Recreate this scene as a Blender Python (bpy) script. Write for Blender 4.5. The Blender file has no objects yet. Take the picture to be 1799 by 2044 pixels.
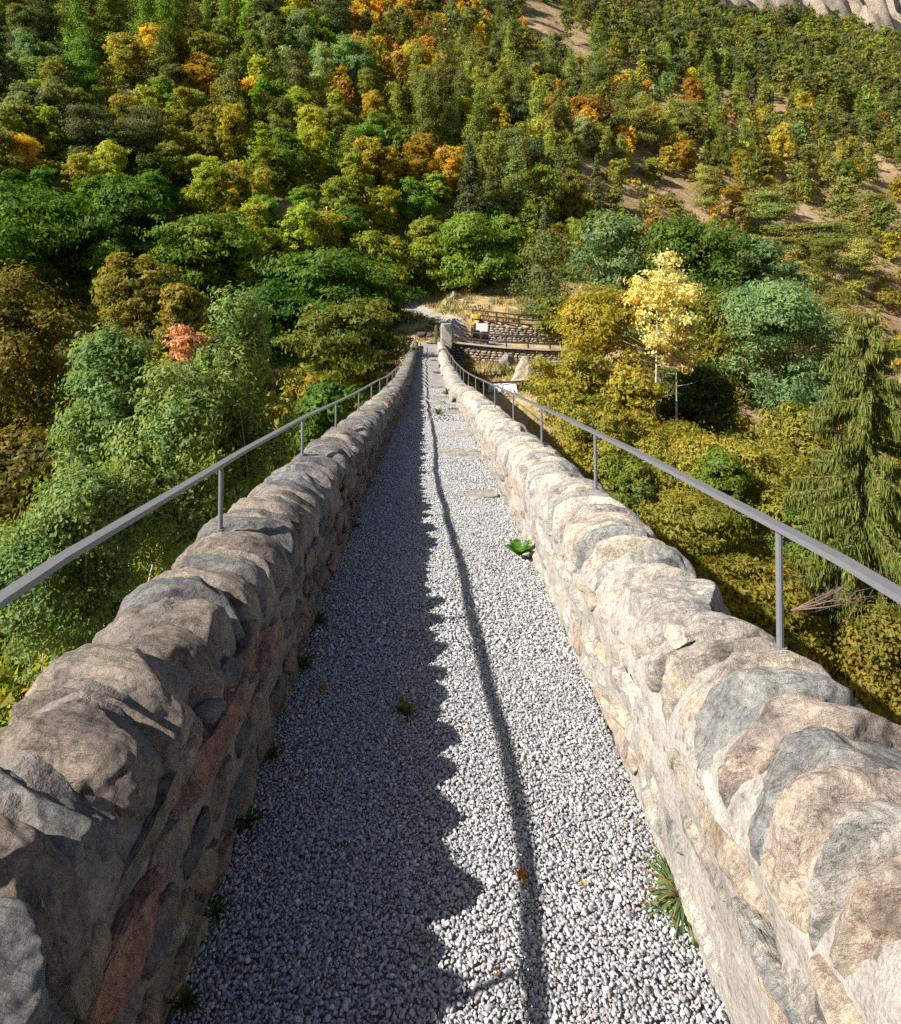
import bpy, math, random
import numpy as np
from mathutils import Vector, Matrix, Euler

rnd = random.Random(7)
RNG = np.random.default_rng(11)
scene = bpy.context.scene
COL = scene.collection

# ------------------------------------------------------------------ camera, sky, sun, exposure
EYE = 1.74                       # eye height above the crown of the bridge (world z = EYE + h, h relative to the eye)
FPX, CX, CY = 1367.0, 856.0, 500.0     # focal length and principal point on a 1799 x 2044 picture
cam_d = bpy.data.cameras.new("camera")
cam = bpy.data.objects.new("camera", cam_d)
COL.objects.link(cam)
cam.location = (0, 0, EYE)
cam.rotation_euler = (math.radians(90), 0, 0)
cam_d.sensor_fit = 'HORIZONTAL'
cam_d.sensor_width = 36.0
cam_d.lens = 36.0 * FPX / 1799.0
cam_d.shift_x = (899.5 - CX) / 1799.0
cam_d.shift_y = -(1022.0 - CY) / 1799.0
cam_d.clip_start = 0.05
cam_d.clip_end = 4000
scene.camera = cam

SUN_EL, SUN_AZ = math.radians(37.0), math.radians(25.0)     # sun behind the left shoulder
to_sun = Vector((-math.cos(SUN_EL) * math.cos(SUN_AZ), -math.cos(SUN_EL) * math.sin(SUN_AZ), math.sin(SUN_EL)))
world = bpy.data.worlds.new("World")
scene.world = world
world.use_nodes = True
wn = world.node_tree.nodes
wl = world.node_tree.links
bg = wn.get("Background") or wn.new("ShaderNodeBackground")
sky = wn.new("ShaderNodeTexSky")
sky.sky_type = 'NISHITA'
sky.sun_disc = False
sky.sun_elevation = SUN_EL
sky.sun_rotation = math.atan2(to_sun.x, to_sun.y)
wl.new(sky.outputs[0], bg.inputs[0])
bg.inputs[1].default_value = 0.05
outw = wn.get("World Output") or wn.new("ShaderNodeOutputWorld")
wl.new(bg.outputs[0], outw.inputs[0])
sun_d = bpy.data.lights.new("sun", 'SUN')
sun_d.energy = 5.0
sun_d.angle = math.radians(0.5)
sun_d.color = (1.0, 0.945, 0.865)
sun = bpy.data.objects.new("sun", sun_d)
COL.objects.link(sun)
sun.rotation_euler = to_sun.to_track_quat('Z', 'Y').to_euler()
scene.view_settings.view_transform = 'Standard'
scene.view_settings.look = 'None'
scene.view_settings.exposure = 0.95
scene.view_settings.gamma = 1.0
scene.view_settings.use_curve_mapping = False
scene.render.engine = 'CYCLES'
scene.cycles.max_bounces = 6
scene.cycles.diffuse_bounces = 3
scene.cycles.transmission_bounces = 3
scene.cycles.transparent_max_bounces = 4
scene.cycles.caustics_reflective = False
scene.cycles.caustics_refractive = False
scene.cycles.use_denoising = False


def lerp_tab(tab, z):
    return np.interp(z, [a for a, _ in tab], [b for _, b in tab])


# ------------------------------------------------------------------ numpy noise
def _hash(i, j, k, seed):
    h = (i.astype(np.uint32) * np.uint32(374761393) + j.astype(np.uint32) * np.uint32(668265263)
         + k.astype(np.uint32) * np.uint32(2147483647 % 4294967291) + np.uint32((seed * 974634599 + 12345) % 4294967296))
    h = (h ^ (h >> np.uint32(13))) * np.uint32(1274126177)
    h = h ^ (h >> np.uint32(16))
    h = h * np.uint32(2246822519)
    h = h ^ (h >> np.uint32(15))
    return (h & np.uint32(0xFFFFFF)).astype(np.float64) / 16777215.0


def vnoise(p, seed=0):
    p = np.asarray(p, float)
    f = np.floor(p)
    i = f.astype(np.int64)
    t = p - f
    t = t * t * (3 - 2 * t)
    r = 0
    for dx in (0, 1):
        wx = t[:, 0] if dx else 1 - t[:, 0]
        for dy in (0, 1):
            wy = t[:, 1] if dy else 1 - t[:, 1]
            for dz in (0, 1):
                wz = t[:, 2] if dz else 1 - t[:, 2]
                r = r + wx * wy * wz * _hash(i[:, 0] + dx, i[:, 1] + dy, i[:, 2] + dz, seed)
    return r * 2 - 1


def fbm(p, octv=3, seed=0, gain=0.5):
    p = np.asarray(p, float)
    a, s, r = 1.0, 0.0, 0
    for o in range(octv):
        r = r + a * vnoise(p * (2.03 ** o) + o * 17.3, seed + o)
        s += a
        a *= gain
    return r / s


# ------------------------------------------------------------------ mesh helpers
def mesh_np(name, verts, faces, smooth=True, attrs=None, mat=None):
    """faces: (M,k) int array (k = 3 or 4)"""
    verts = np.asarray(verts, np.float32)
    faces = np.asarray(faces, np.int32)
    me = bpy.data.meshes.new(name)
    me.vertices.add(len(verts))
    me.vertices.foreach_set("co", verts.ravel())
    m, k = faces.shape
    me.loops.add(m * k)
    me.loops.foreach_set("vertex_index", faces.ravel())
    me.polygons.add(m)
    me.polygons.foreach_set("loop_start", np.arange(0, m * k, k, dtype=np.int32))
    me.polygons.foreach_set("use_smooth", np.full(m, smooth, dtype=bool))
    me.update(calc_edges=True)
    for an, (typ, dom, data) in (attrs or {}).items():
        a = me.attributes.new(an, typ, dom)
        if typ == 'FLOAT_COLOR':
            a.data.foreach_set("color", np.asarray(data, np.float32).ravel())
        else:
            a.data.foreach_set("value", np.asarray(data, np.float32).ravel())
    if mat is not None:
        me.materials.append(mat)
    return me


class MB:
    """collects quads of several shapes for ONE mesh"""
    def __init__(s):
        s.v, s.f, s.n = [], [], 0

    def add(s, v, f):
        v = np.asarray(v, float)
        f = np.asarray(f, int)
        if f.shape[1] == 3:
            f = np.column_stack([f, f[:, 2]])
        s.v.append(v)
        s.f.append(f + s.n)
        s.n += len(v)

    def box(s, c, d, rot=None):
        c, d = np.asarray(c, float), np.asarray(d, float) / 2
        v = np.array([[x, y, z] for x in (-1, 1) for y in (-1, 1) for z in (-1, 1)], float) * d
        if rot is not None:
            v = v @ np.array(rot.to_3x3()).T
        s.add(v + c, [[0, 1, 3, 2], [4, 6, 7, 5], [0, 4, 5, 1], [2, 3, 7, 6], [0, 2, 6, 4], [1, 5, 7, 3]])

    def bar(s, a, b, w, h):
        """box beam from a to b, w wide, h high"""
        a, b = Vector(a), Vector(b)
        d = b - a
        q = d.to_track_quat('Y', 'Z').to_matrix()
        s.box((a + b) / 2, (w, d.length, h), q)

    def tube(s, pts, rad, n=8, cap=True):
        pts = np.asarray(pts, float)
        rad = np.broadcast_to(np.asarray(rad, float), (len(pts),))
        t = np.gradient(pts, axis=0)
        t /= np.linalg.norm(t, axis=1)[:, None] + 1e-9
        ref = np.array([0.0, 0, 1]) if abs(t[0][2]) < .9 else np.array([1.0, 0, 0])
        V = []
        for i in range(len(pts)):
            u = np.cross(t[i], ref)
            u /= np.linalg.norm(u) + 1e-9
            w = np.cross(u, t[i])
            a = np.arange(n) * 2 * math.pi / n
            V.append(pts[i] + rad[i] * (np.cos(a)[:, None] * u + np.sin(a)[:, None] * w))
        V = np.concatenate(V)
        F = []
        for i in range(len(pts) - 1):
            for k in range(n):
                F.append([i * n + k, i * n + (k + 1) % n, (i + 1) * n + (k + 1) % n, (i + 1) * n + k])
        if cap:
            b = len(V)
            V = np.vstack([V, pts[0], pts[-1]])
            for k in range(n):
                F.append([b, (k + 1) % n, k, k])
                e = (len(pts) - 1) * n
                F.append([b + 1, e + k, e + (k + 1) % n, e + (k + 1) % n])
        s.add(V, F)

    def mesh(s, name, mat, smooth=False):
        v = np.concatenate(s.v)
        f = np.concatenate(s.f)
        tri = f[:, 2] == f[:, 3]
        me = bpy.data.meshes.new(name)
        me.from_pydata(v.tolist(), [], [list(map(int, q[:3] if t else q)) for q, t in zip(f, tri)])
        me.polygons.foreach_set("use_smooth", np.full(len(me.polygons), smooth, dtype=bool))
        me.materials.append(mat)
        me.update()
        return me


def link(name, me, parent=None, loc=(0, 0, 0), rot=(0, 0, 0), scale=(1, 1, 1), kind=None, color=None):
    o = bpy.data.objects.new(name, me)
    COL.objects.link(o)
    o.location, o.rotation_euler, o.scale = loc, rot, scale
    if parent:
        o.parent = parent
    if kind:
        o["kind"] = kind
    if color is not None:
        o.color = (*color, 1)
    return o


def tag(o, label, cat, group=None):
    o["label"], o["category"] = label, cat
    if group:
        o["group"] = group
    return o


def thing(name, label, cat, loc=(0, 0, 0), rot=(0, 0, 0), group=None):
    o = link(name, None, None, loc, rot)
    return tag(o, label, cat, group)


# ------------------------------------------------------------------ materials
def new_mat(name):
    m = bpy.data.materials.new(name)
    m.use_nodes = True
    nt = m.node_tree
    b = nt.nodes["Principled BSDF"]
    return m, nt, nt.nodes, nt.links, b


def N(nt, typ, **kw):
    n = nt.nodes.new(typ)
    for k, v in kw.items():
        setattr(n, k, v)
    return n


def noise(nt, scale, detail=4, rough=.55, vec=None, dist=0.0):
    n = N(nt, "ShaderNodeTexNoise")
    n.inputs["Scale"].default_value = scale
    n.inputs["Detail"].default_value = detail
    n.inputs["Roughness"].default_value = rough
    n.inputs["Distortion"].default_value = dist
    if vec is not None:
        nt.links.new(vec, n.inputs["Vector"])
    return n


def ramp(nt, fac, stops):
    r = N(nt, "ShaderNodeValToRGB")
    while len(r.color_ramp.elements) < len(stops):
        r.color_ramp.elements.new(0.5)
    for e, (p, c) in zip(r.color_ramp.elements, stops):
        e.position = p
        e.color = (*c, 1) if len(c) == 3 else c
    nt.links.new(fac, r.inputs[0])
    return r


def mix(nt, typ, fac, a, b):
    m = N(nt, "ShaderNodeMix", data_type='RGBA', blend_type=typ)
    for sock, val in ((m.inputs[0], fac), (m.inputs[6], a), (m.inputs[7], b)):
        if isinstance(val, (int, float)):
            sock.default_value = val
        elif isinstance(val, tuple):
            sock.default_value = (*val, 1)
        else:
            nt.links.new(val, sock)
    return m.outputs[2]


def bump(nt, height, strength, dist, b, prev=None):
    n = N(nt, "ShaderNodeBump")
    n.inputs["Strength"].default_value = strength
    n.inputs["Distance"].default_value = dist
    nt.links.new(height, n.inputs["Height"])
    if prev is not None:
        nt.links.new(prev, n.inputs["Normal"])
    if b is not None:
        nt.links.new(n.outputs[0], b.inputs["Normal"])
    return n.outputs[0]


def stone_mat(name, speck=.35, stain=(0.30, 0.14, 0.05), stain_amt=.25, coord="Object", grain=60, strata=True):
    """tint from object colour; strata, mineral grain, lichen and rust stains"""
    m, nt, nd, lk, b = new_mat(name)
    oi = N(nt, "ShaderNodeObjectInfo")
    tc = N(nt, "ShaderNodeTexCoord")
    add = N(nt, "ShaderNodeVectorMath", operation='ADD')
    sc = N(nt, "ShaderNodeVectorMath", operation='SCALE')
    comb = N(nt, "ShaderNodeCombineXYZ")
    for k in range(3):
        lk.new(oi.outputs["Random"], comb.inputs[k])
    lk.new(comb.outputs[0], sc.inputs[0])
    sc.inputs["Scale"].default_value = 43.0
    lk.new(tc.outputs[coord], add.inputs[0])
    lk.new(sc.outputs[0], add.inputs[1])
    v = add.outputs[0]
    n1 = noise(nt, 8, 9, .64, v, .3)
    n2 = noise(nt, grain, 4, .7, v)
    n3 = noise(nt, 3.2, 5, .6, v, .6)
    n5 = noise(nt, 21, 9, .74, v, .2)
    mp = N(nt, "ShaderNodeMapping")
    mp.inputs["Scale"].default_value = (2.2, 15, 4.5)
    lk.new(v, mp.inputs[0])
    n4 = noise(nt, 2.6, 7, .66, mp.outputs[0], .5)
    big = ramp(nt, n1.outputs[0], [(.30, (.40, .40, .43)), (.43, (.85, .85, .86)), (.54, (1.08, 1.05, 1.0)), (.70, (1.45, 1.38, 1.26))])
    gr = ramp(nt, n2.outputs[0], [(.3, (1 - speck, 1 - speck, 1 - speck)), (.5, (1, 1, 1)), (.72, (1 + speck, 1 + speck, 1 + speck * .9))])
    c = mix(nt, 'MULTIPLY', 1.0, oi.outputs["Color"], big.outputs[0])
    c = mix(nt, 'MULTIPLY', 1.0, c, gr.outputs[0])
    if strata:
        bands = ramp(nt, n4.outputs[0], [(.32, (.66, .66, .69)), (.5, (1.02, 1.0, .98)), (.68, (1.22, 1.17, 1.08))])
        c = mix(nt, 'MULTIPLY', .8, c, bands.outputs[0])
    lich = ramp(nt, n5.outputs[0], [(.30, (.32, .32, .33)), (.40, (1, 1, 1)), (.62, (1, 1, 1)), (.70, (1.35, 1.33, 1.25))])
    c = mix(nt, 'MULTIPLY', .75, c, lich.outputs[0])
    if strata:
        fis = ramp(nt, n4.outputs[0], [(.435, (1, 1, 1)), (.455, (.38, .36, .35)), (.475, (1, 1, 1)), (.595, (1, 1, 1)), (.605, (.6, .58, .56)), (.62, (1, 1, 1))])
        c = mix(nt, 'MULTIPLY', .85, c, fis.outputs[0])
    st = ramp(nt, n3.outputs[0], [(.60, (0, 0, 0)), (.70, (1, 1, 1))])
    fm = N(nt, "ShaderNodeMath", operation='MULTIPLY')
    lk.new(st.outputs[0], fm.inputs[0])
    fm.inputs[1].default_value = stain_amt
    c = mix(nt, 'MIX', fm.outputs[0], c, stain)
    c = mix(nt, 'MULTIPLY', 1.0, c, (.86, .86, .87))
    lk.new(c, b.inputs["Base Color"])
    b.inputs["Roughness"].default_value = .85
    b.inputs["Specular IOR Level"].default_value = .25
    p = bump(nt, n5.outputs[0], 1.0, .022 if strata else .06, None)
    if strata:
        p = bump(nt, n4.outputs[0], .8, .025, None, p)
    bump(nt, n2.outputs[0], .7, .004, b, p)
    return m


M = {}
M['coping'] = stone_mat("coping_stone_material", speck=.32, stain_amt=.22)
M['face'] = stone_mat("face_stone_material", speck=.3, stain=(.34, .17, .07), stain_amt=.35, grain=75)
M['rock'] = stone_mat("boulder_material", speck=.2, stain_amt=.1, grain=14, strata=False)
M['dry'] = stone_mat("dry_wall_stone_material", speck=.25, stain_amt=.2, grain=20, strata=False)


def mortar_mat(name, a, b_, c_):
    m, nt, nd, lk, b = new_mat(name)
    tc = N(nt, "ShaderNodeTexCoord")
    v = tc.outputs["Object"]
    mp = N(nt, "ShaderNodeMapping")
    mp.inputs["Scale"].default_value = (1, .7, 1.1)
    lk.new(v, mp.inputs[0])
    n1 = noise(nt, 6, 8, .68, mp.outputs[0], .4)
    n2 = noise(nt, 130, 3, .7, v)
    n3 = noise(nt, 24, 5, .65, v)
    r = ramp(nt, n1.outputs[0], [(.3, a), (.5, b_), (.68, c_)])
    g = ramp(nt, n2.outputs[0], [(.3, (.7, .7, .7)), (.55, (1, 1, 1)), (.75, (1.25, 1.25, 1.22))])
    c = mix(nt, 'MULTIPLY', 1.0, r.outputs[0], g.outputs[0])
    pits = ramp(nt, n3.outputs[0], [(.33, (.30, .28, .26)), (.40, (.9, .9, .9)), (.62, (1.08, 1.07, 1.05))])
    c = mix(nt, 'MULTIPLY', .8, c, pits.outputs[0])
    c = mix(nt, 'MULTIPLY', 1.0, c, (.86, .86, .87))
    lk.new(c, b.inputs["Base Color"])
    b.inputs["Roughness"].default_value = .95
    b.inputs["Specular IOR Level"].default_value = .15
    p = bump(nt, n3.outputs[0], .8, .02, None)
    bump(nt, n2.outputs[0], .6, .004, b, p)
    return m


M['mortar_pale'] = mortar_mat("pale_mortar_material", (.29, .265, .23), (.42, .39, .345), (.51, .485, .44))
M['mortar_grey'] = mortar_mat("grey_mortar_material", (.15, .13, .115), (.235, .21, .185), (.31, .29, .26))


def gravel_mat():
    m, nt, nd, lk, b = new_mat("pebble_material")
    at = N(nt, "ShaderNodeAttribute", attribute_type='INSTANCER', attribute_name="tone")
    r = ramp(nt, at.outputs["Fac"], [(0, (.16, .17, .19)), (.2, (.31, .32, .34)), (.45, (.49, .485, .48)), (.7, (.58, .565, .545)),
                                     (.88, (.66, .64, .61)), (.95, (.44, .35, .30)), (1, (.75, .73, .70))])
    tc = N(nt, "ShaderNodeTexCoord")
    n = noise(nt, 3.0, 4, .6, tc.outputs["Object"])
    g = ramp(nt, n.outputs[0], [(.3, (.68, .685, .69)), (.7, (.97, .975, .98))])
    lk.new(mix(nt, 'MULTIPLY', 1.0, r.outputs[0], g.outputs[0]), b.inputs["Base Color"])
    b.inputs["Roughness"].default_value = .7
    b.inputs["Specular IOR Level"].default_value = .3
    return m


M['pebble'] = gravel_mat()


def path_mat():
    m, nt, nd, lk, b = new_mat("path_bed_material")
    tc = N(nt, "ShaderNodeTexCoord")
    v = tc.outputs["Object"]
    vo = N(nt, "ShaderNodeTexVoronoi")
    vo.inputs["Scale"].default_value = 46
    lk.new(v, vo.inputs["Vector"])
    n1 = noise(nt, 1.4, 6, .6, v)
    sep = N(nt, "ShaderNodeSeparateColor")
    lk.new(vo.outputs["Color"], sep.inputs[0])
    cells = ramp(nt, sep.outputs[0], [(0, (.30, .30, .30)), (.4, (.42, .41, .40)), (.8, (.52, .50, .47)), (1, (.62, .60, .56))])
    big = ramp(nt, n1.outputs[0], [(.35, (.86, .85, .83)), (.62, (1.06, 1.04, 1.0))])
    c = mix(nt, 'MULTIPLY', 1.0, cells.outputs[0], big.outputs[0])
    gap = ramp(nt, vo.outputs["Distance"], [(.35, (1, 1, 1)), (.75, (.45, .44, .43))])
    c = mix(nt, 'MULTIPLY', .75, c, gap.outputs[0])
    c = mix(nt, 'MULTIPLY', 1.0, c, (.86, .86, .87))
    lk.new(c, b.inputs["Base Color"])
    b.inputs["Roughness"].default_value = .9
    inv = N(nt, "ShaderNodeMath", operation='SUBTRACT')
    inv.inputs[0].default_value = 1
    lk.new(vo.outputs["Distance"], inv.inputs[1])
    bump(nt, inv.outputs[0], .8, .02, b)
    return m


M['path'] = path_mat()


def simple_mat(name, col, rough=.6, var=.25, scale=20, bmp=.0, metal=0.0, spec=.4):
    m, nt, nd, lk, b = new_mat(name)
    tc = N(nt, "ShaderNodeTexCoord")
    n = noise(nt, scale, 5, .6, tc.outputs["Object"])
    r = ramp(nt, n.outputs[0], [(.3, tuple(c * (1 - var) for c in col)), (.7, tuple(min(1, c * (1 + var)) for c in col))])
    lk.new(r.outputs[0], b.inputs["Base Color"])
    b.inputs["Roughness"].default_value = rough
    b.inputs["Metallic"].default_value = metal
    b.inputs["Specular IOR Level"].default_value = spec
    if bmp:
        bump(nt, n.outputs[0], .5, bmp, b)
    return m


M['steel'] = simple_mat("grey_painted_steel", (.165, .168, .182), .5, .08, 60, .001)
M['wood'] = simple_mat("dark_stained_wood", (.055, .030, .020), .7, .4, 9, .004)
M['pale_wood'] = simple_mat("weathered_plank", (.38, .32, .25), .8, .25, 8, .004)
M['board'] = simple_mat("white_panel", (.82, .82, .80), .5, .03, 4)
M['ink'] = simple_mat("pale_print", (.72, .72, .71), .6, .05, 4)
M['yellow'] = simple_mat("yellow_sign_paint", (.80, .50, .02), .5, .06, 6)
M['bin'] = simple_mat("black_bin_plastic", (.018, .018, .02), .5, .2, 8)
M['bin_grey'] = simple_mat("grey_bin_metal", (.20, .21, .22), .5, .15, 8)
M['concrete'] = simple_mat("concrete_pillar", (.33, .31, .27), .9, .25, 5, .01)
M['slate'] = simple_mat("grey_slab_stone", (.24, .26, .23), .85, .3, 3, .02)
M['bark'] = simple_mat("brown_bark", (.10, .075, .05), .95, .45, 12, .02)
M['bark_pale'] = simple_mat("pale_birch_bark", (.46, .43, .37), .8, .45, 7, .01)
M['twig'] = simple_mat("bare_twig_bark", (.20, .14, .11), .9, .3, 12)


def leaf_mat(name, mode, rough=.55, trans=.48):
    """colour from object colour (things) or from the colour attribute (stuff); each leaf varies by its own value"""
    m, nt, nd, lk, b = new_mat(name)
    nd.remove(b)
    out = nd["Material Output"]
    if mode == 'object':
        src = N(nt, "ShaderNodeObjectInfo").outputs["Color"]
    else:
        src = N(nt, "ShaderNodeAttribute", attribute_name="tint").outputs["Color"]
    lv = N(nt, "ShaderNodeAttribute", attribute_name="lv").outputs["Fac"]
    r = ramp(nt, lv, [(0, (.34, .58, .42)), (.25, (.62, .82, .70)), (.5, (1.0, 1.04, 1)), (.75, (1.38, 1.28, 1.0)), (1, (1.95, 1.5, .9))])
    c = mix(nt, 'MULTIPLY', 1.0, src, r.outputs[0])
    d = N(nt, "ShaderNodeBsdfDiffuse")
    t = N(nt, "ShaderNodeBsdfTranslucent")
    g = N(nt, "ShaderNodeBsdfGlossy")
    g.inputs["Roughness"].default_value = rough
    lk.new(c, d.inputs[0])
    tcol = mix(nt, 'MULTIPLY', 1.0, c, (1.25, 1.2, .5))
    lk.new(tcol, t.inputs[0])
    g.inputs[0].default_value = (1, 1, 1, 1)
    m1 = N(nt, "ShaderNodeMixShader")
    m1.inputs[0].default_value = trans
    lk.new(d.outputs[0], m1.inputs[1])
    lk.new(t.outputs[0], m1.inputs[2])
    m2 = N(nt, "ShaderNodeMixShader")
    m2.inputs[0].default_value = .010
    lk.new(m1.outputs[0], m2.inputs[1])
    lk.new(g.outputs[0], m2.inputs[2])
    lk.new(m2.outputs[0], out.inputs[0])
    return m


M['leaf'] = leaf_mat("leaf_material", 'object')
M['leaf_stuff'] = leaf_mat("forest_leaf_material", 'attr')
M['needle'] = leaf_mat("needle_material", 'object', trans=.18)


def ground_mat():
    m, nt, nd, lk, b = new_mat("mountain_ground_material")
    geo = N(nt, "ShaderNodeNewGeometry")
    v = geo.outputs["Position"]
    n1 = noise(nt, .09, 8, .62, v)
    n2 = noise(nt, .9, 8, .68, v)
    n3 = noise(nt, 6, 5, .7, v)
    base = ramp(nt, n1.outputs[0], [(.30, (.20, .155, .07)), (.45, (.36, .25, .145)), (.6, (.47, .33, .20)), (.75, (.40, .31, .17))])
    det = ramp(nt, n2.outputs[0], [(.30, (.30, .32, .25)), (.44, (.85, .85, .82)), (.52, (1.0, 1.0, 1.0)), (.7, (1.3, 1.27, 1.22))])
    c = mix(nt, 'MULTIPLY', 1.0, base.outputs[0], det.outputs[0])
    fine = ramp(nt, n3.outputs[0], [(.3, (.7, .72, .65)), (.65, (1.2, 1.18, 1.12))])
    c = mix(nt, 'MULTIPLY', .8, c, fine.outputs[0])
    wd = N(nt, "ShaderNodeAttribute", attribute_name="woodland").outputs["Fac"]
    n6 = noise(nt, 2.2, 7, .7, v)
    litter = ramp(nt, n6.outputs[0], [(.3, (.075, .085, .022)), (.45, (.14, .14, .04)), (.6, (.21, .17, .06)), (.75, (.26, .16, .07))])
    c = mix(nt, 'MIX', wd, c, litter.outputs[0])
    # bare rock where the attribute says so (the cliff)
    rk = N(nt, "ShaderNodeAttribute", attribute_name="rock").outputs["Fac"]
    mp = N(nt, "ShaderNodeMapping")
    mp.inputs["Scale"].default_value = (1, 1, .8)
    lk.new(v, mp.inputs[0])
    n4 = noise(nt, .11, 12, .78, mp.outputs[0], .8)
    rock = ramp(nt, n4.outputs[0], [(.30, (.12, .095, .07)), (.39, (.44, .36, .27)), (.50, (.66, .55, .42)), (.62, (.72, .60, .46)), (.75, (.58, .40, .24))])
    c = mix(nt, 'MIX', rk, c, rock.outputs[0])
    # dry grass of the meadow by the bridge end
    gs = N(nt, "ShaderNodeAttribute", attribute_name="meadow").outputs["Fac"]
    n5 = noise(nt, 1.3, 6, .65, v)
    mead = ramp(nt, n5.outputs[0], [(.28, (.15, .15, .05)), (.42, (.34, .25, .115)), (.6, (.54, .40, .23)), (.75, (.46, .30, .17))])
    mc = mix(nt, 'MULTIPLY', .8, mead.outputs[0], fine.outputs[0])
    c = mix(nt, 'MIX', gs, c, mc)
    tr = N(nt, "ShaderNodeAttribute", attribute_name="trail").outputs["Fac"]
    tn = ramp(nt, n3.outputs[0], [(.3, (.30, .28, .25)), (.7, (.50, .47, .43))])
    c = mix(nt, 'MIX', tr, c, tn.outputs[0])
    lk.new(c, b.inputs["Base Color"])
    b.inputs["Roughness"].default_value = .95
    b.inputs["Specular IOR Level"].default_value = .1
    rb = N(nt, "ShaderNodeMath", operation='MULTIPLY')
    lk.new(n4.outputs[0], rb.inputs[0])
    lk.new(rk, rb.inputs[1])
    p = bump(nt, rb.outputs[0], 1.0, 5.0, None)
    bump(nt, n2.outputs[0], .7, .35, b, p)
    return m


M['ground'] = ground_mat()


# ------------------------------------------------------------------ profiles of the bridge (h below the eye, by distance)
PATH_D = [(-18, 3.4), (-10, 2.25), (-4, 1.79), (0, 1.74), (1.6, 1.80), (3.5, 1.955), (5.2, 2.16), (7.5, 2.47), (11, 2.98), (15, 3.55), (19, 4.08), (21.5, 4.4),
          (30, 5.3), (40, 6.2), (48, 6.75), (60, 7.0)]
HR = [(-18, .95), (0, 1.0), (1.6, 1.02), (3.5, .93), (7.5, .84), (20, .75), (40, .68), (60, .6)]       # handrail above path
HWL = [(-18, .72), (1.2, .715), (1.7, .725), (2.05, .72), (2.73, .685), (3.9, .66), (7, .58), (20, .50), (48, .42)]                 # left parapet height
HWR = [(-18, .70), (1.0, .76), (1.6, .71), (2.3, .63), (4, .58), (7, .52), (20, .45), (48, .40)]
XLT = [(-20, -.62), (18, -.60), (48, -.72)]
XRT = [(-20, .70), (14, .70), (14.01, .70), (17.0, .68), (17.05, .56), (27.0, .56), (27.05, .50), (48, .60)]


def pz(y):
    return EYE - lerp_tab(PATH_D, y)


def tread(y):
    """small steps worn into the far half of the descent"""
    y = np.asarray(y, float)
    z = pz(y)
    per = 1.75
    t = np.clip((y - 10.5) / 4, 0, 1)
    ph = ((y + .6) % per) / per
    return z + t * (0.14 * (ph - .5) * (ph < 2)) * 1.0


# ------------------------------------------------------------------ terrain
WALL_UP = [(3.6, 58.2), (5.5, 57.6), (7.5, 57.3), (9.5, 57.6), (11.5, 58.4), (14.5, 60.2)]
WALL_LO = [(1.55, 55.8), (4.0, 55.2), (6.5, 54.5), (9.5, 54.2), (13.0, 54.6)]


def sstep(a, b, x):
    t = np.clip((x - a) / (b - a), 0, 1)
    return t * t * (3 - 2 * t)


TRAIL = np.array([(6, 57.2), (3.0, 57.0), (1.1, 60.0), (-1.57, 65.0), (-3.8, 69.0), (-5.5, 71)])


def trail_dist(X, Y):
    d = np.full(X.shape, 1e9)
    for (x0, y0), (x1, y1) in zip(TRAIL[:-1], TRAIL[1:]):
        dx, dy = x1 - x0, y1 - y0
        t = np.clip(((X - x0) * dx + (Y - y0) * dy) / (dx * dx + dy * dy), 0, 1)
        d = np.minimum(d, np.hypot(X - x0 - t * dx, Y - y0 - t * dy))
    return d


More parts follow.
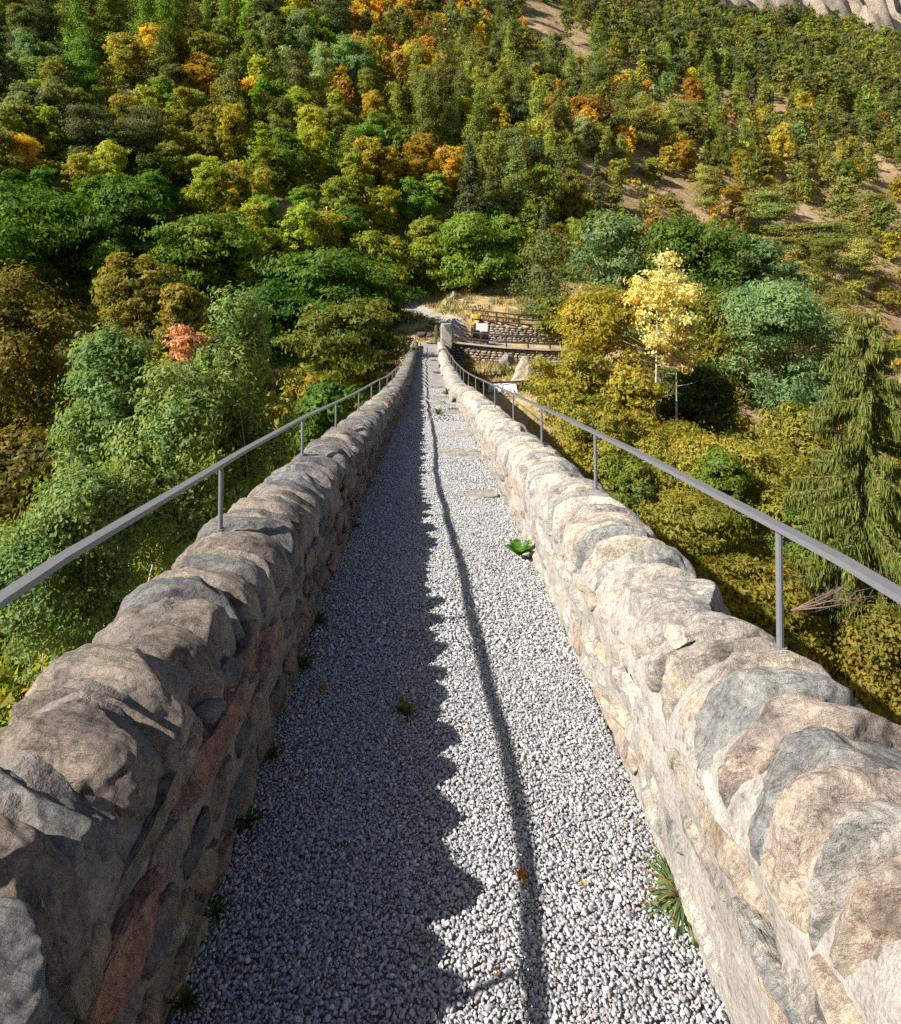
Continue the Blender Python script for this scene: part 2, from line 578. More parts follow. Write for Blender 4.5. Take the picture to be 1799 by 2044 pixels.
def terrain(X, Y):
    """height relative to the eye"""
    X, Y = np.asarray(X, float), np.asarray(Y, float)
    u = .866 * Y - .5 * X
    P = np.stack([X, Y, np.zeros_like(X)], -1).reshape(-1, 3)
    nb = fbm(P / 46.0, 4, 3).reshape(X.shape)
    nm = fbm(P / 11.0, 3, 9).reshape(X.shape)
    ns = fbm(P / 2.2, 2, 19).reshape(X.shape)
    far = sstep(60, 130, np.hypot(X, Y))
    plane = .75 * u - 48 + nb * 5.0 * (0.3 + .7 * far) + nm * 1.2
    w = -.668 * X + .743 * Y
    cliffn = fbm(P / np.array([22.0, 22.0, 1.0]), 5, 33).reshape(X.shape)
    cw = w - 141 + cliffn * 10
    plane = plane + np.where(cw > 0, np.minimum(cw * .95, 95) + np.clip(cw / 8, 0, 1) * (np.abs(((.743 * X + .668 * Y) / 46 + cliffn * .9) % 1 - .3) * 26 + cliffn * 8 + (np.abs(fbm(P / 13.0, 5, 61)).reshape(X.shape) - .25) * 16 + fbm(P / 6.0, 3, 71).reshape(X.shape) * 7), 0)
    floor = -15.5 + nm * 1.5 - sstep(10, 40, X) * 6
    k = 3.0
    hgt = np.log(np.exp(np.clip((plane - floor) / k, -30, 30)) + 1) * k + floor
    hgt = np.where((plane - floor) > 60, plane, hgt)
    # the near bank behind the camera
    bank = -3.4 + nm * .6 - np.clip((Y + 16) * 1.2, 0, 30)
    hgt = np.maximum(hgt, np.where(Y < 8, bank, -99))
    # shelf at the far end of the bridge
    base = np.interp(Y, [40, 50, 57, 62, 69, 76, 84], [-7.3, -6.95, -6.55, -5.75, -4.45, -1.8, 3.5])
    ylo = np.interp(X, [a for a, _ in WALL_LO], [b for _, b in WALL_LO])
    yup = np.interp(X, [a for a, _ in WALL_UP], [b for _, b in WALL_UP])
    right = sstep(1.2, 1.9, X)
    walk = -7.55 - .035 * (X - 2)
    upper = np.interp(Y, [56, 60, 69, 76, 84], [-6.2, -5.7, -4.1, -1.8, 3.5]) - .05 * np.clip(X - 3.5, 0, 9)
    terr = np.where(Y < ylo + .5, -8.95 + .005 * (Y - 43), np.where(Y < yup + .5, np.where(X < 3.6, base - (base - walk) * sstep(1.5, 3.6, X), walk), upper))
    shelf = base * (1 - right) + terr * right + ns * .09
    mask = sstep(-7, -3.0, X) * (1 - sstep(14.5, 26, X)) * sstep(38.5, 41.5, Y) * (1 - sstep(72, 82, Y))
    # keep the ground low beside the bridge on its left
    left_dip = (1 - sstep(-1.7, -1.0, X)) * (1 - sstep(49, 55, Y))
    shelf = shelf - left_dip * 3.0
    return hgt * (1 - mask) + shelf * mask


def cliff_w(X, Y):
    P = np.stack([X, Y, np.zeros_like(X)], -1).reshape(-1, 3)
    return -.668 * X + .743 * Y - 141 + fbm(P / np.array([22.0, 22.0, 1.0]), 5, 33).reshape(X.shape) * 10


def T1(x, y):
    return float(terrain(np.array([x]), np.array([y]))[0])


# bare ground seen in the picture: strokes (x0, y0, x1, y1, half width) kept free of trees
BARE = [(1062, 22, 1120, 62, 26), (1120, 62, 1205, 98, 14), (1245, 128, 1390, 180, 12), (1390, 180, 1560, 215, 13), (950, 75, 885, 68, 10), (1090, 300, 1180, 345, 16), (1180, 370, 1260, 405, 18),
        (1260, 340, 1380, 385, 24), (1360, 395, 1480, 430, 26), (1420, 400, 1560, 470, 16), (1600, 425, 1799, 520, 20), (1690, 560, 1799, 650, 36), (1640, 330, 1799, 350, 12),
        (105, 145, 180, 158, 12), (580, 425, 640, 440, 12), (1720, 385, 1799, 400, 14), (1490, 350, 1560, 380, 8), (760, 560, 1090, 625, 30)]


def bare_field(sx, sy):
    d = np.full(sx.shape, 1e9)
    for x0, y0, x1, y1, w in BARE:
        dx, dy = x1 - x0, y1 - y0
        t = np.clip(((sx - x0) * dx + (sy - y0) * dy) / (dx * dx + dy * dy), 0, 1)
        d = np.minimum(d, np.hypot(sx - x0 - t * dx, sy - y0 - t * dy) - w)
    return d


def build_ground():
    def axis(lo, hi, dense_lo, dense_hi, dstep, grow):
        a = list(np.arange(dense_lo, dense_hi, dstep))
        s, x = dstep, dense_hi
        while x < hi:
            a.append(x)
            s *= grow
            s = min(s, 6.5)
            x += s
        s, x = dstep, dense_lo
        pre = []
        while x > lo:
            s *= grow
            s = min(s, 6.5)
            x -= s
            pre.append(x)
        return np.array(pre[::-1] + a)
    xs = axis(-230, 720, -6, 17, .42, 1.045)
    ys = axis(-60, 820, 40, 72, .36, 1.045)
    X, Y = np.meshgrid(xs, ys)
    h = terrain(X, Y)
    V = np.stack([X, Y, h + EYE], -1).reshape(-1, 3)
    ny, nx = X.shape
    idx = np.arange(nx * ny).reshape(ny, nx)
    F = np.stack([idx[:-1, :-1], idx[:-1, 1:], idx[1:, 1:], idx[1:, :-1]], -1).reshape(-1, 4)
    rock = np.clip(cliff_w(X, Y) / 4, 0, 1).ravel()
    mead = (sstep(-6, -3, X) * (1 - sstep(15, 22, X)) * sstep(38, 41, Y) * (1 - sstep(70, 76, Y))).ravel()
    tr = 1 - sstep(.55, .95, trail_dist(X, Y) + .25 * fbm(np.stack([X, Y, X * 0], -1).reshape(-1, 3) / .8, 2, 5).reshape(X.shape)).ravel()
    wood = ((1 - sstep(2, 34, X - .12 * Y + 8 * fbm(np.stack([X, Y, X * 0], -1).reshape(-1, 3) / 14, 2, 91).reshape(X.shape))) * .92).ravel() * (1 - mead)
    Yc = np.maximum(Y, 5)
    wood = wood * sstep(-8, 22, bare_field(CX + X / Yc * FPX, CY - h / Yc * FPX)).ravel()
    me = mesh_np("ground", V, F, True, {"rock": ('FLOAT', 'POINT', rock), "meadow": ('FLOAT', 'POINT', mead), "trail": ('FLOAT', 'POINT', tr), "woodland": ('FLOAT', 'POINT', wood)}, M['ground'])
    link("ground", me, kind="structure")


build_ground()


# ------------------------------------------------------------------ rocks
def icosphere(level):
    t = (1 + 5 ** .5) / 2
    v = np.array([(-1, t, 0), (1, t, 0), (-1, -t, 0), (1, -t, 0), (0, -1, t), (0, 1, t), (0, -1, -t), (0, 1, -t), (t, 0, -1), (t, 0, 1), (-t, 0, -1), (-t, 0, 1)], float)
    f = np.array([(0, 11, 5), (0, 5, 1), (0, 1, 7), (0, 7, 10), (0, 10, 11), (1, 5, 9), (5, 11, 4), (11, 10, 2), (10, 7, 6), (7, 1, 8), (3, 9, 4), (3, 4, 2), (3, 2, 6),
                  (3, 6, 8), (3, 8, 9), (4, 9, 5), (2, 4, 11), (6, 2, 10), (8, 6, 7), (9, 8, 1)])
    v /= np.linalg.norm(v, axis=1)[:, None]
    for _ in range(level):
        e = {}
        vl = list(v)
        nf = []

        def mid(a, b):
            k = (a, b) if a < b else (b, a)
            if k not in e:
                m = vl[a] + vl[b]
                e[k] = len(vl)
                vl.append(m / np.linalg.norm(m))
            return e[k]
        for a, b, c in f:
            ab, bc, ca = mid(a, b), mid(b, c), mid(c, a)
            nf += [(a, ab, ca), (b, bc, ab), (c, ca, bc), (ab, bc, ca)]
        v, f = np.array(vl), np.array(nf)
    return v, f


ICO = {k: icosphere(k) for k in range(0, 6)}


def rock(level, dims, seed, power=3.0, cuts=7, rough=.05, strata=.0, cutlo=.72, cuthi=.96, crease=.0):
    """a chiselled stone of the given full dimensions"""
    r = np.random.default_rng(seed)
    d, f = ICO[level]
    rad = (np.abs(d) ** power).sum(1) ** (-1 / power)
    p = d * rad[:, None]
    for _ in range(cuts):
        n = r.normal(size=3)
        n /= np.linalg.norm(n)
        o = r.uniform(cutlo, cuthi)
        ex = np.clip(p @ n - o, 0, None)
        p = p - ex[:, None] * n
    off = r.uniform(0, 100, 3)
    dims = np.asarray(dims, float) / 2
    q = p * dims
    sc = 1 / np.mean(dims)
    nn = fbm(q * sc * 1.1 + off, 2, 1)[:, None] * .75 + fbm(q * sc * 4.0 + off, 3, 5)[:, None] * .5
    q = q + d * nn * rough * np.mean(dims) * 2
    if crease:
        cr = np.abs(fbm(q * sc * 1.9 + off + 31, 3, 11))
        q = q - d * (np.clip(.22 - cr, 0, None) / .22)[:, None] ** 1.5 * crease * np.mean(dims)
        st = fbm(q * sc * 3.4 + off + 57, 3, 13, .6)
        q = q + d * st[:, None] * crease * .9 * np.mean(dims)
    if strata:
        s = q @ np.array([.3, .9, .35]) * sc * 5 + fbm(q * sc * 2 + off, 2, 8) * 2
        q = q + d * (np.abs((s % 1) - .5)[:, None] - .25) * strata * np.mean(dims)
    return q, f


def rock_mesh(name, mat, *a, **k):
    v, f = rock(*a, **k)
    return mesh_np(name, v, f, True, None, mat)


# ------------------------------------------------------------------ bridge: deck, body, gravel
def build_bridge():
    # the deck of the path: a sheet of its own
    ys = np.concatenate([np.arange(-16, 0, .5), np.arange(0, 10, .2), np.arange(10, 50.01, .07)])
    xs = np.linspace(0, 1, 17)
    Y = np.repeat(ys, len(xs))
    U = np.tile(xs, len(ys))
    xl, xr = lerp_tab(XLT, Y) - .04, lerp_tab(XRT, Y) + .06
    X = xl + (xr - xl) * U
    jag = fbm(np.stack([X * 1.6, np.floor((Y + .6) / 1.75) * 3.1, X * 0], -1), 2, 4) * .55
    Z = np.where(Y > 10.3, tread(Y + jag * np.clip((Y - 10.3), 0, 1)), pz(Y))
    Z = Z + fbm(np.stack([X * 2, Y * 2, X * 0], -1), 3, 14) * .018 + .012 * np.cos((U - .5) * 6)
    nx = len(xs)
    idx = np.arange(len(Y)).reshape(-1, nx)
    F = np.stack([idx[:-1, :-1], idx[:-1, 1:], idx[1:, 1:], idx[1:, :-1]], -1).reshape(-1, 4)
    link("path", mesh_np("path", np.stack([X, Y, Z], -1), F, True, None, M['path']), kind="structure")
    # body with the arch
    ys = np.arange(-16, 48.6, .5)
    top = pz(ys) - .05
    e = np.clip(1 - ((ys - 6) / 21.0) ** 2, 0, None)
    arch = (EYE - 17.0) + 14.2 * np.sqrt(e)
    arch = np.minimum(arch, top - .55)
    bot = np.where(e > 0, arch, EYE - 18.5)
    hw = 1.16
    V = []
    for y, a, b in zip(ys, top, bot):
        V += [(-hw - .0, y, a), (hw, y, a), (hw, y, b), (-hw, y, b)]
    F = []
    for i in range(len(ys) - 1):
        for k in range(4):
            F.append([i * 4 + k, i * 4 + (k + 1) % 4, i * 4 + 4 + (k + 1) % 4, i * 4 + 4 + k])
    F += [[0, 3, 2, 1], [len(V) - 4, len(V) - 3, len(V) - 2, len(V) - 1]]
    me = mesh_np("bridge_body", V, F, False, None, M['mortar_pale'])
    t = thing("stone_bridge", "narrow humpbacked stone footbridge carrying the gravel path over the gorge", "bridge")
    link("arch_body", me, t)


build_bridge()


def build_gravel():
    r = np.random.default_rng(5)
    out = []

    def zone(y0, y1, sp, smin, smax, layers=1):
        for L in range(layers):
            ny = int((y1 - y0) / sp)
            nx = int(1.36 / sp)
            gy, gx = np.meshgrid(np.arange(ny), np.arange(nx), indexing='ij')
            y = y0 + (gy + r.uniform(0, 1, gy.shape)) * sp
            u = (gx + r.uniform(0, 1, gx.shape)) / nx
            y, u = y.ravel(), u.ravel()
            xl, xr = lerp_tab(XLT, y), lerp_tab(XRT, y)
            x = xl + (xr - xl) * u
            s = smin + (smax - smin) * r.beta(1.4, 3.2, len(y))
            z = pz(y) + .020 + L * .004 + r.uniform(-.006, .008, len(y)) + .012 * np.cos((u - .5) * 6) + fbm(np.stack([x * 2, y * 2, x * 0], -1), 3, 14) * .018
            out.append((x, y, z, s))
    zone(.7, 3.2, .0080, .0048, .0128)
    zone(.7, 3.2, .018, .008, .019)
    zone(3.2, 7.0, .0120, .007, .017)
    zone(3.2, 7.0, .030, .012, .025)
    zone(7.0, 13.0, .021, .012, .025)
    zone(13.0, 22.0, .055, .020, .036)
    x, y, z, s = (np.concatenate([o[k] for o in out]) for k in range(4))
    n = len(x)
    me = bpy.data.meshes.new("gravel")
    me.vertices.add(n)
    me.vertices.foreach_set("co", np.stack([x, y, z], -1).astype(np.float32).ravel())
    a = me.attributes.new("rot", 'FLOAT_VECTOR', 'POINT')
    rot = np.stack([r.normal(0, .38, n), r.normal(0, .38, n), r.uniform(0, 6.28, n)], -1)
    a.data.foreach_set("vector", rot.astype(np.float32).ravel())
    a = me.attributes.new("scl", 'FLOAT_VECTOR', 'POINT')
    scl = np.stack([s, s * r.uniform(.55, .9, n), s * r.uniform(.38, .7, n)], -1) * .62
    a.data.foreach_set("vector", scl.astype(np.float32).ravel())
    a = me.attributes.new("tone", 'FLOAT', 'POINT')
    tone = np.clip(r.normal(.44, .17, n), 0, .9)
    odd = r.random(n)
    tone = np.where(odd < .025, .95, np.where(odd < .08, 1.0, tone))
    a.data.foreach_set("value", tone.astype(np.float32))
    a = me.attributes.new("pick", 'INT', 'POINT')
    a.data.foreach_set("value", r.integers(0, 4, n).astype(np.int32))
    ob = link("gravel", me, kind="stuff")
    ng = bpy.data.node_groups.new("gravel_pebbles", 'GeometryNodeTree')
    ng.interface.new_socket("Geometry", in_out='INPUT', socket_type='NodeSocketGeometry')
    ng.interface.new_socket("Geometry", in_out='OUTPUT', socket_type='NodeSocketGeometry')
    nn, ll = ng.nodes, ng.links
    gi, go = nn.new("NodeGroupInput"), nn.new("NodeGroupOutput")
    g2i = nn.new("GeometryNodeGeometryToInstance")
    for k in range(4):
        ico = nn.new("GeometryNodeMeshIcoSphere")
        ico.inputs["Radius"].default_value = 1
        ico.inputs["Subdivisions"].default_value = 3
        nz = nn.new("ShaderNodeTexNoise")
        nz.noise_dimensions = '4D'
        nz.inputs["W"].default_value = 3.7 * k
        nz.inputs["Scale"].default_value = .75
        nz.inputs["Detail"].default_value = 1.0
        sub = nn.new("ShaderNodeVectorMath")
        sub.operation = 'SUBTRACT'
        sub.inputs[1].default_value = (.5, .5, .5)
        sc = nn.new("ShaderNodeVectorMath")
        sc.operation = 'SCALE'
        sc.inputs["Scale"].default_value = 1.1
        sp = nn.new("GeometryNodeSetPosition")
        sm = nn.new("GeometryNodeSetMaterial")
        sm.inputs["Material"].default_value = M['pebble']
        sh = nn.new("GeometryNodeSetShadeSmooth")
        ll.new(nz.outputs["Color"], sub.inputs[0])
        ll.new(sub.outputs[0], sc.inputs[0])
        ll.new(ico.outputs[0], sp.inputs["Geometry"])
        ll.new(sc.outputs[0], sp.inputs["Offset"])
        ll.new(sp.outputs[0], sh.inputs[0])
        ll.new(sh.outputs[0], sm.inputs[0])
        ll.new(sm.outputs[0], g2i.inputs[0])
    iop = nn.new("GeometryNodeInstanceOnPoints")
    iop.inputs["Pick Instance"].default_value = True

    def attr(nm, typ):
        q = nn.new("GeometryNodeInputNamedAttribute")
        q.data_type = typ
        q.inputs[0].default_value = nm
        return q.outputs[0]
    ll.new(gi.outputs[0], iop.inputs["Points"])
    ll.new(g2i.outputs[0], iop.inputs["Instance"])
    ll.new(attr("pick", 'INT'), iop.inputs["Instance Index"])
    e2r = nn.new("FunctionNodeEulerToRotation")
    ll.new(attr("rot", 'FLOAT_VECTOR'), e2r.inputs[0])
    ll.new(e2r.outputs[0], iop.inputs["Rotation"])
    ll.new(attr("scl", 'FLOAT_VECTOR'), iop.inputs["Scale"])
    ll.new(iop.outputs[0], go.inputs[0])
    md = ob.modifiers.new("pebbles", 'NODES')
    md.node_group = ng


build_gravel()


# ------------------------------------------------------------------ parapet walls
def wall(side):
    """side -1 left, +1 right"""
    L = side < 0
    XT, HT = (XLT, HWL) if L else (XRT, HWR)
    thick = .47
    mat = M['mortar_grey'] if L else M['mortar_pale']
    r = np.random.default_rng(21 if L else 22)
    label = ("shaded stone parapet wall along the left edge of the gravel path" if L
             else "sunlit pale stone parapet wall along the right edge of the gravel path")
    t = thing("parapet_wall", label, "wall")
    # mortar core: a rounded profile swept along the path, roughened
    ys = np.concatenate([np.arange(-14, 0, .4), np.arange(0, 5, .022), np.arange(5, 14, .05), np.arange(14, 48.01, .12)])
    prof = []                     # (across 0 inner..1 outer, height 0..1)
    for h in np.linspace(-.12, .62, 26):
        prof.append((0.0, h))
    for a in np.linspace(0, math.pi, 15):
        prof.append((.5 - .5 * math.cos(a), .62 + (.345 if L else .27) * math.sin(a)))
    for h in (.5, .3, 0, -.6):
        prof.append((1.0, h))
    prof = np.array(prof)
    nY, nP = len(ys), len(prof)
    Y = np.repeat(ys, nP)
    A = np.tile(prof[:, 0], nY)
    H = np.tile(prof[:, 1], nY)
    hw = lerp_tab(HT, Y)
    xi = lerp_tab(XT, Y)
    X = xi + side * (A * thick + .035 * np.clip(H, 0, 1) * (A < .5))
    Z = pz(Y) + H * hw
    P = np.stack([X, Y * .55, Z * 1.3], -1)
    # smeared and hollowed mortar: broad undulation plus pits
    dsp = fbm(P * 4.0, 3, 40) * .014 + fbm(P * 17.0, 4, 41) * .012
    pit = np.clip(fbm(P * 11.0, 2, 47) - .42, 0, None) * .10
    dsp = dsp - pit
    X = X - side * dsp * (A < .5)
    Z = Z + dsp * ((A > 0) & (A < 1))
    idx = np.arange(len(Y)).reshape(nY, nP)
    F = np.stack([idx[:-1, :-1], idx[1:, :-1], idx[1:, 1:], idx[:-1, 1:]], -1).reshape(-1, 4)
    if not L:
        F = F[:, ::-1]
    link("mortar_core", mesh_np("mortar_core", np.stack([X, Y, Z], -1), F, True, None, mat), t)

    # coping stones set on edge across the wall
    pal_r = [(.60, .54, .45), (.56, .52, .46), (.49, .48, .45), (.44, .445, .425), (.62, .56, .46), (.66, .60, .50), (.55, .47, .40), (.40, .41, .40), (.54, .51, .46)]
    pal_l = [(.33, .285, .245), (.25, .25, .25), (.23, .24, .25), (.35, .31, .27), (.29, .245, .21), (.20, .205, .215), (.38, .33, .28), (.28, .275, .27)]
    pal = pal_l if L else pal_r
    y = -13.0
    lib = {}
    k = 0
    while y < 47.6:
        if y < -.2:
            ln = r.uniform(.3, .5)
        elif L:
            ln = r.choice([r.uniform(.07, .12), r.uniform(.12, .20)]) if y < 16 else r.uniform(.2, .32)
        else:
            ln = r.choice([r.uniform(.07, .12), r.uniform(.12, .19), r.uniform(.22, .30)], p=[.47, .41, .12]) if y < 16 else r.uniform(.17, .28)
        yc = y + ln / 2
        lvl = 5 if 1.0 < y < 1.5 else 4 if .5 < y < 3.4 else 3 if y < 13 else 2
        if y < .2:
            lvl = 2
        hgt = r.uniform(.32, .42) if not L else r.uniform(.30, .44)
        wid = thick * r.uniform(.95, 1.04)
        dims = (wid, ln * (1.34 if L else 1.14), hgt)
        far = y > 15
        if far or y < .2:
            key = (lvl, r.integers(0, 7))
            if key not in lib:
                lib[key] = rock_mesh("coping_stone", M['coping'], lvl, (1, 1, 1), 900 + 31 * key[1] + (0 if L else 500), 2.6, 6, .05)
            me, sc = lib[key], dims
        else:
            if L:
                me = rock_mesh("coping_stone", M['coping'], lvl, dims, 4000 + k, 2.7, 14, .050, .05, .80, 1.02, .0)
            else:
                me = rock_mesh("coping_stone", M['coping'], lvl, dims, 5000 + k, 2.7, 10, .050, .05, .70, .98, .02)
            sc = (1, 1, 1)
        ztop = float(pz(yc)) + float(lerp_tab(HT, yc)) + r.uniform(-.014, .02)
        xc = float(lerp_tab(XT, yc)) + side * (thick / 2 + .012)
        slope = math.atan2(float(pz(yc + .3) - pz(yc - .3)), .6)
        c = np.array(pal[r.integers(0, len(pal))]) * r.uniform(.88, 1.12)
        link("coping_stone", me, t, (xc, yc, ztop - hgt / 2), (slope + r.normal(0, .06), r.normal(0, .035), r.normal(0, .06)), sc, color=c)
        y += ln * r.uniform(.98, 1.07)
        k += 1

    # face stones: flat lumps lying along the wall, a little proud of the mortar
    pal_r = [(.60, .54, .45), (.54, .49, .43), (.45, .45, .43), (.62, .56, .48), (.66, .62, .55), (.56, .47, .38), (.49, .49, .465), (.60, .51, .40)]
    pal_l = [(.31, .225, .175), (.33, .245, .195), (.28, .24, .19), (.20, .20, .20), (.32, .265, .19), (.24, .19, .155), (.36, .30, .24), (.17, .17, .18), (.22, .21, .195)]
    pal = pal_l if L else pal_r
    spec = []
    cy = .0
    hbase = 0.015
    while hbase < .46:
        ch = r.uniform(.065, .125)
        y = .3 + r.uniform(0, .3)
        while y < 46:
            ln = (r.uniform(.13, .28) if r.random() < .65 else r.uniform(.28, .55)) * (1.35 if y > 14 else 1)
            hw = float(lerp_tab(HT, y + ln / 2))
            top = hw - .20
            if hbase + ch * .6 < top and r.random() < (.97 if L else .93):
                spec.append((y + ln / 2, hbase + ch / 2 + r.normal(0, .012), ln * r.uniform(.84, 1.0), ch * r.uniform(.75, 1.08)))
            y += ln + r.uniform(.0, .03)
        hbase += ch
    spec.sort(key=lambda s: s[0])
    near, rest = spec[:285], spec[285:]
    for i, (yc, h, ln, ch) in enumerate(near):
        lvl = 4 if yc < 2.0 else 3 if yc < 5 else 2
        dep = .09
        if lvl >= 3:
            me = rock_mesh("stone", M['face'], lvl, (dep, ln, ch), 7000 + i + (0 if L else 3000), 2.7, 8, .09, .06, .66, .95)
            sc = (1, 1, 1)
        else:
            key = ('f', int(r.integers(0, 8)))
            if key not in lib:
                lib[key] = rock_mesh("stone", M['face'], 2, (1, 1, 1), 8000 + key[1], 2.7, 7, .07)
            me, sc = lib[key], (dep, ln, ch)
        hw = float(lerp_tab(HT, yc))
        xc = float(lerp_tab(XT, yc)) + side * ((.010 if L else .022) + .035 * h / hw + r.uniform(-.006, .010))
        slope = math.atan2(float(pz(yc + .3) - pz(yc - .3)), .6)
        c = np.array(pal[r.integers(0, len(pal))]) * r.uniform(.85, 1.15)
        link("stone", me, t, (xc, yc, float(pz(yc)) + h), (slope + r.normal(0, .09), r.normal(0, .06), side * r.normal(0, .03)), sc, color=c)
    # a few stones that stand out
    if L:
        marked = [(1.42, .36, .46, .15, (.40, .235, .18)), (1.92, .44, .46, .13, (.38, .225, .175)), (2.5, .40, .40, .11, (.35, .215, .17)), (1.62, .20, .05, .03, (.5, .48, .45)),
                  (1.28, .27, .16, .04, (.5, .47, .43))]
    else:
        marked = [(2.43, .33, .50, .075, (.72, .67, .60)), (2.22, .60, .14, .06, (.68, .62, .53)),
                  (2.62, .14, .14, .05, (.66, .58, .46)), (1.42, .30, .34, .08, (.46, .46, .44)), (3.6, .30, .3, .06, (.66, .60, .52))]
    for i, (yc, h, ln, ch, c) in enumerate(marked):
        me = rock_mesh("stone", M['face'], 4, (.10, ln, ch), 9900 + i + (50 if L else 0), 2.6, 9, .09, .06, .66, .95, .06)
        hw = float(lerp_tab(HT, yc))
        link("stone", me, t, (float(lerp_tab(XT, yc)) + side * ((.004 if h < .58 else .082) + .03 * min(1, h / hw)), yc, float(pz(yc)) + h), (-.08, 0, side * .02), (1, 1, 1), color=c)
    # the far face stones in one part
    V, F, C, n = [], [], [], 0
    for i, (yc, h, ln, ch) in enumerate(rest):
        v, f = rock(1, (.09, ln, ch), 300 + i % 40, 2.7, 4, .08)
        xc = float(lerp_tab(XT, yc)) + side * (.030 + .03 * h)
        V.append(v + np.array([xc, yc, float(pz(yc)) + h]))
        F.append(f + n)
        n += len(v)
    if V:
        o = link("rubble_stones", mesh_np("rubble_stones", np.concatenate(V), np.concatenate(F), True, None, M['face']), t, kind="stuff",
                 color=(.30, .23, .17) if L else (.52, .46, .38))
    return t


wall_left = wall(-1)
wall_right = wall(1)


# ------------------------------------------------------------------ handrails
def railing(side):
    L = side < 0
    X0 = [(-6, -.95), (30, -.95), (48, -.86)] if L else [(-6, 1.05), (10, 1.05), (20, .98), (48, .86)]
    label = ("grey steel handrail on thin posts along the left parapet" if L else "grey steel handrail on thin posts along the right parapet")
    t = thing("handrail", label, "railing")
    ys = np.concatenate([np.arange(-4, 10, .25), np.arange(10, 47.2, .6)])
    V, F = [], []
    w, h = .038, .017
    for y in ys:
        x = float(lerp_tab(X0, y)) + .012 * math.sin(y * .9 + side)
        z = float(pz(y)) + float(lerp_tab(HR, y)) + .008 * math.sin(y * .7)
        V += [(x - w / 2, y, z - h / 2), (x + w / 2, y, z - h / 2), (x + w / 2, y, z + h / 2), (x - w / 2, y, z + h / 2)]
    for i in range(len(ys) - 1):
        for k in range(4):
            F.append([i * 4 + k, i * 4 + (k + 1) % 4, i * 4 + 4 + (k + 1) % 4, i * 4 + 4 + k])
    F += [[3, 2, 1, 0], [len(V) - 4, len(V) - 3, len(V) - 2, len(V) - 1]]
    link("rail_bar", mesh_np("rail_bar", V, F, False, None, M['steel']), t)
    HT = HWL if L else HWR
    py = -1.15 if L else -.15
    first = [3.08, 5.17, 7.06] if L else [2.05, 4.25, 6.38, 8.54]
    posts = [first[0] - (1.95 if L else 2.15)] + first
    while posts[-1] < 44.5:
        posts.append(posts[-1] + 2.12)
    mbs = {}
    for y in posts:
        x = float(lerp_tab(X0, y)) + .012 * math.sin(y * .9 + side)
        zt = float(pz(y)) + float(lerp_tab(HR, y)) - .008
        zb = float(pz(y)) + float(lerp_tab(HT, y)) - .09
        mb = MB()
        mb.tube([(0, 0, 0), (0, 0, (zt - zb))], .0105, 10)
        mb.tube([(0, 0, .075), (0, 0, .083)], .019, 10)
        link("post", mb.mesh("post", M['steel'], False), t, (x, y, zb), (0, -side * .012, 0))
    return t


railing(-1)
railing(1)


# ------------------------------------------------------------------ the far bank: walls, fences, panels, rocks
def img(x, y, Z):
    """world point of picture point (x, y) on the 1799-wide photo at distance Z"""
    return Vector(((x - CX) / FPX * Z, Z, EYE + (CY - y) / FPX * Z))


def polyline(pts, step):
    pts = [np.array(p, float) for p in pts]
    out = [pts[0]]
    for a, b in zip(pts[:-1], pts[1:]):
        n = max(1, int(np.linalg.norm(b - a) / step))
        for k in range(1, n + 1):
            out.append(a + (b - a) * k / n)
    return np.array(out)


def dry_wall(label, line, top0, top1, bot, seed):
    """curved dry-stone retaining wall, each stone a part"""
    r = np.random.default_rng(seed)
    t = thing("retaining_wall", label, "wall")
    pl = polyline(line, .05)
    s = np.concatenate([[0], np.cumsum(np.linalg.norm(np.diff(pl, axis=0), axis=1))])
    L = s[-1]
    at = lambda d: np.array([np.interp(d, s, pl[:, 0]), np.interp(d, s, pl[:, 1])])
    # core behind the stones
    mb = MB()
    n = 24
    V, F = [], []
    for i in range(n + 1):
        d = L * i / n
        p = at(d)
        tz = top0 + (top1 - top0) * i / n - .03
        V += [(p[0], p[1] + .10, bot), (p[0], p[1] + .10, tz), (p[0], p[1] + .55, tz), (p[0], p[1] + .55, bot)]
    for i in range(n):
        for k in range(3):
            F.append([i * 4 + k, i * 4 + 4 + k, i * 4 + 5 + k, i * 4 + 1 + k])
    link("wall_core", mesh_np("wall_core", np.array(V) + [0, 0, EYE], F, False, None, M['mortar_grey']), t)
    lib = [rock_mesh("stone", M['dry'], 1, (1, 1, 1), seed * 50 + k, 3.0, 5, .07) for k in range(8)]
    rows = 8
    h_all = lambda d: top0 + (top1 - top0) * d / L - bot
    count = 0
    for row in range(rows):
        d = r.uniform(0, .2)
        while d < L - .1:
            ln = r.uniform(.22, .62)
            p, q = at(d), at(min(L, d + ln))
            ang = math.atan2(q[1] - p[1], q[0] - p[0])
            c = (p + q) / 2
            hh = h_all(d) / rows
            col = np.array([(.40, .36, .29), (.34, .31, .26), (.29, .28, .26), (.44, .38, .28), (.46, .42, .35), (.37, .27, .18)][r.integers(0, 6)]) * r.uniform(.8, 1.15)
            if count < 298:
                link("stone", lib[r.integers(0, 8)], t, (c[0], c[1] + .04 + r.uniform(-.03, .03), EYE + bot + hh * (row + .5)),
                     (0, r.normal(0, .06), ang), (ln * 1.0, .3, hh * r.uniform(.85, 1.1)), color=col)
                count += 1
            d += ln + .015
    return t


dry_wall("curved dry stone retaining wall under the upper wooden fence behind the white board", WALL_UP, -6.15, -6.9, -7.85, 61)
dry_wall("low dry stone retaining wall below the walkway, above the grassy terrace", WALL_LO, -7.5, -7.95, -9.35, 62)


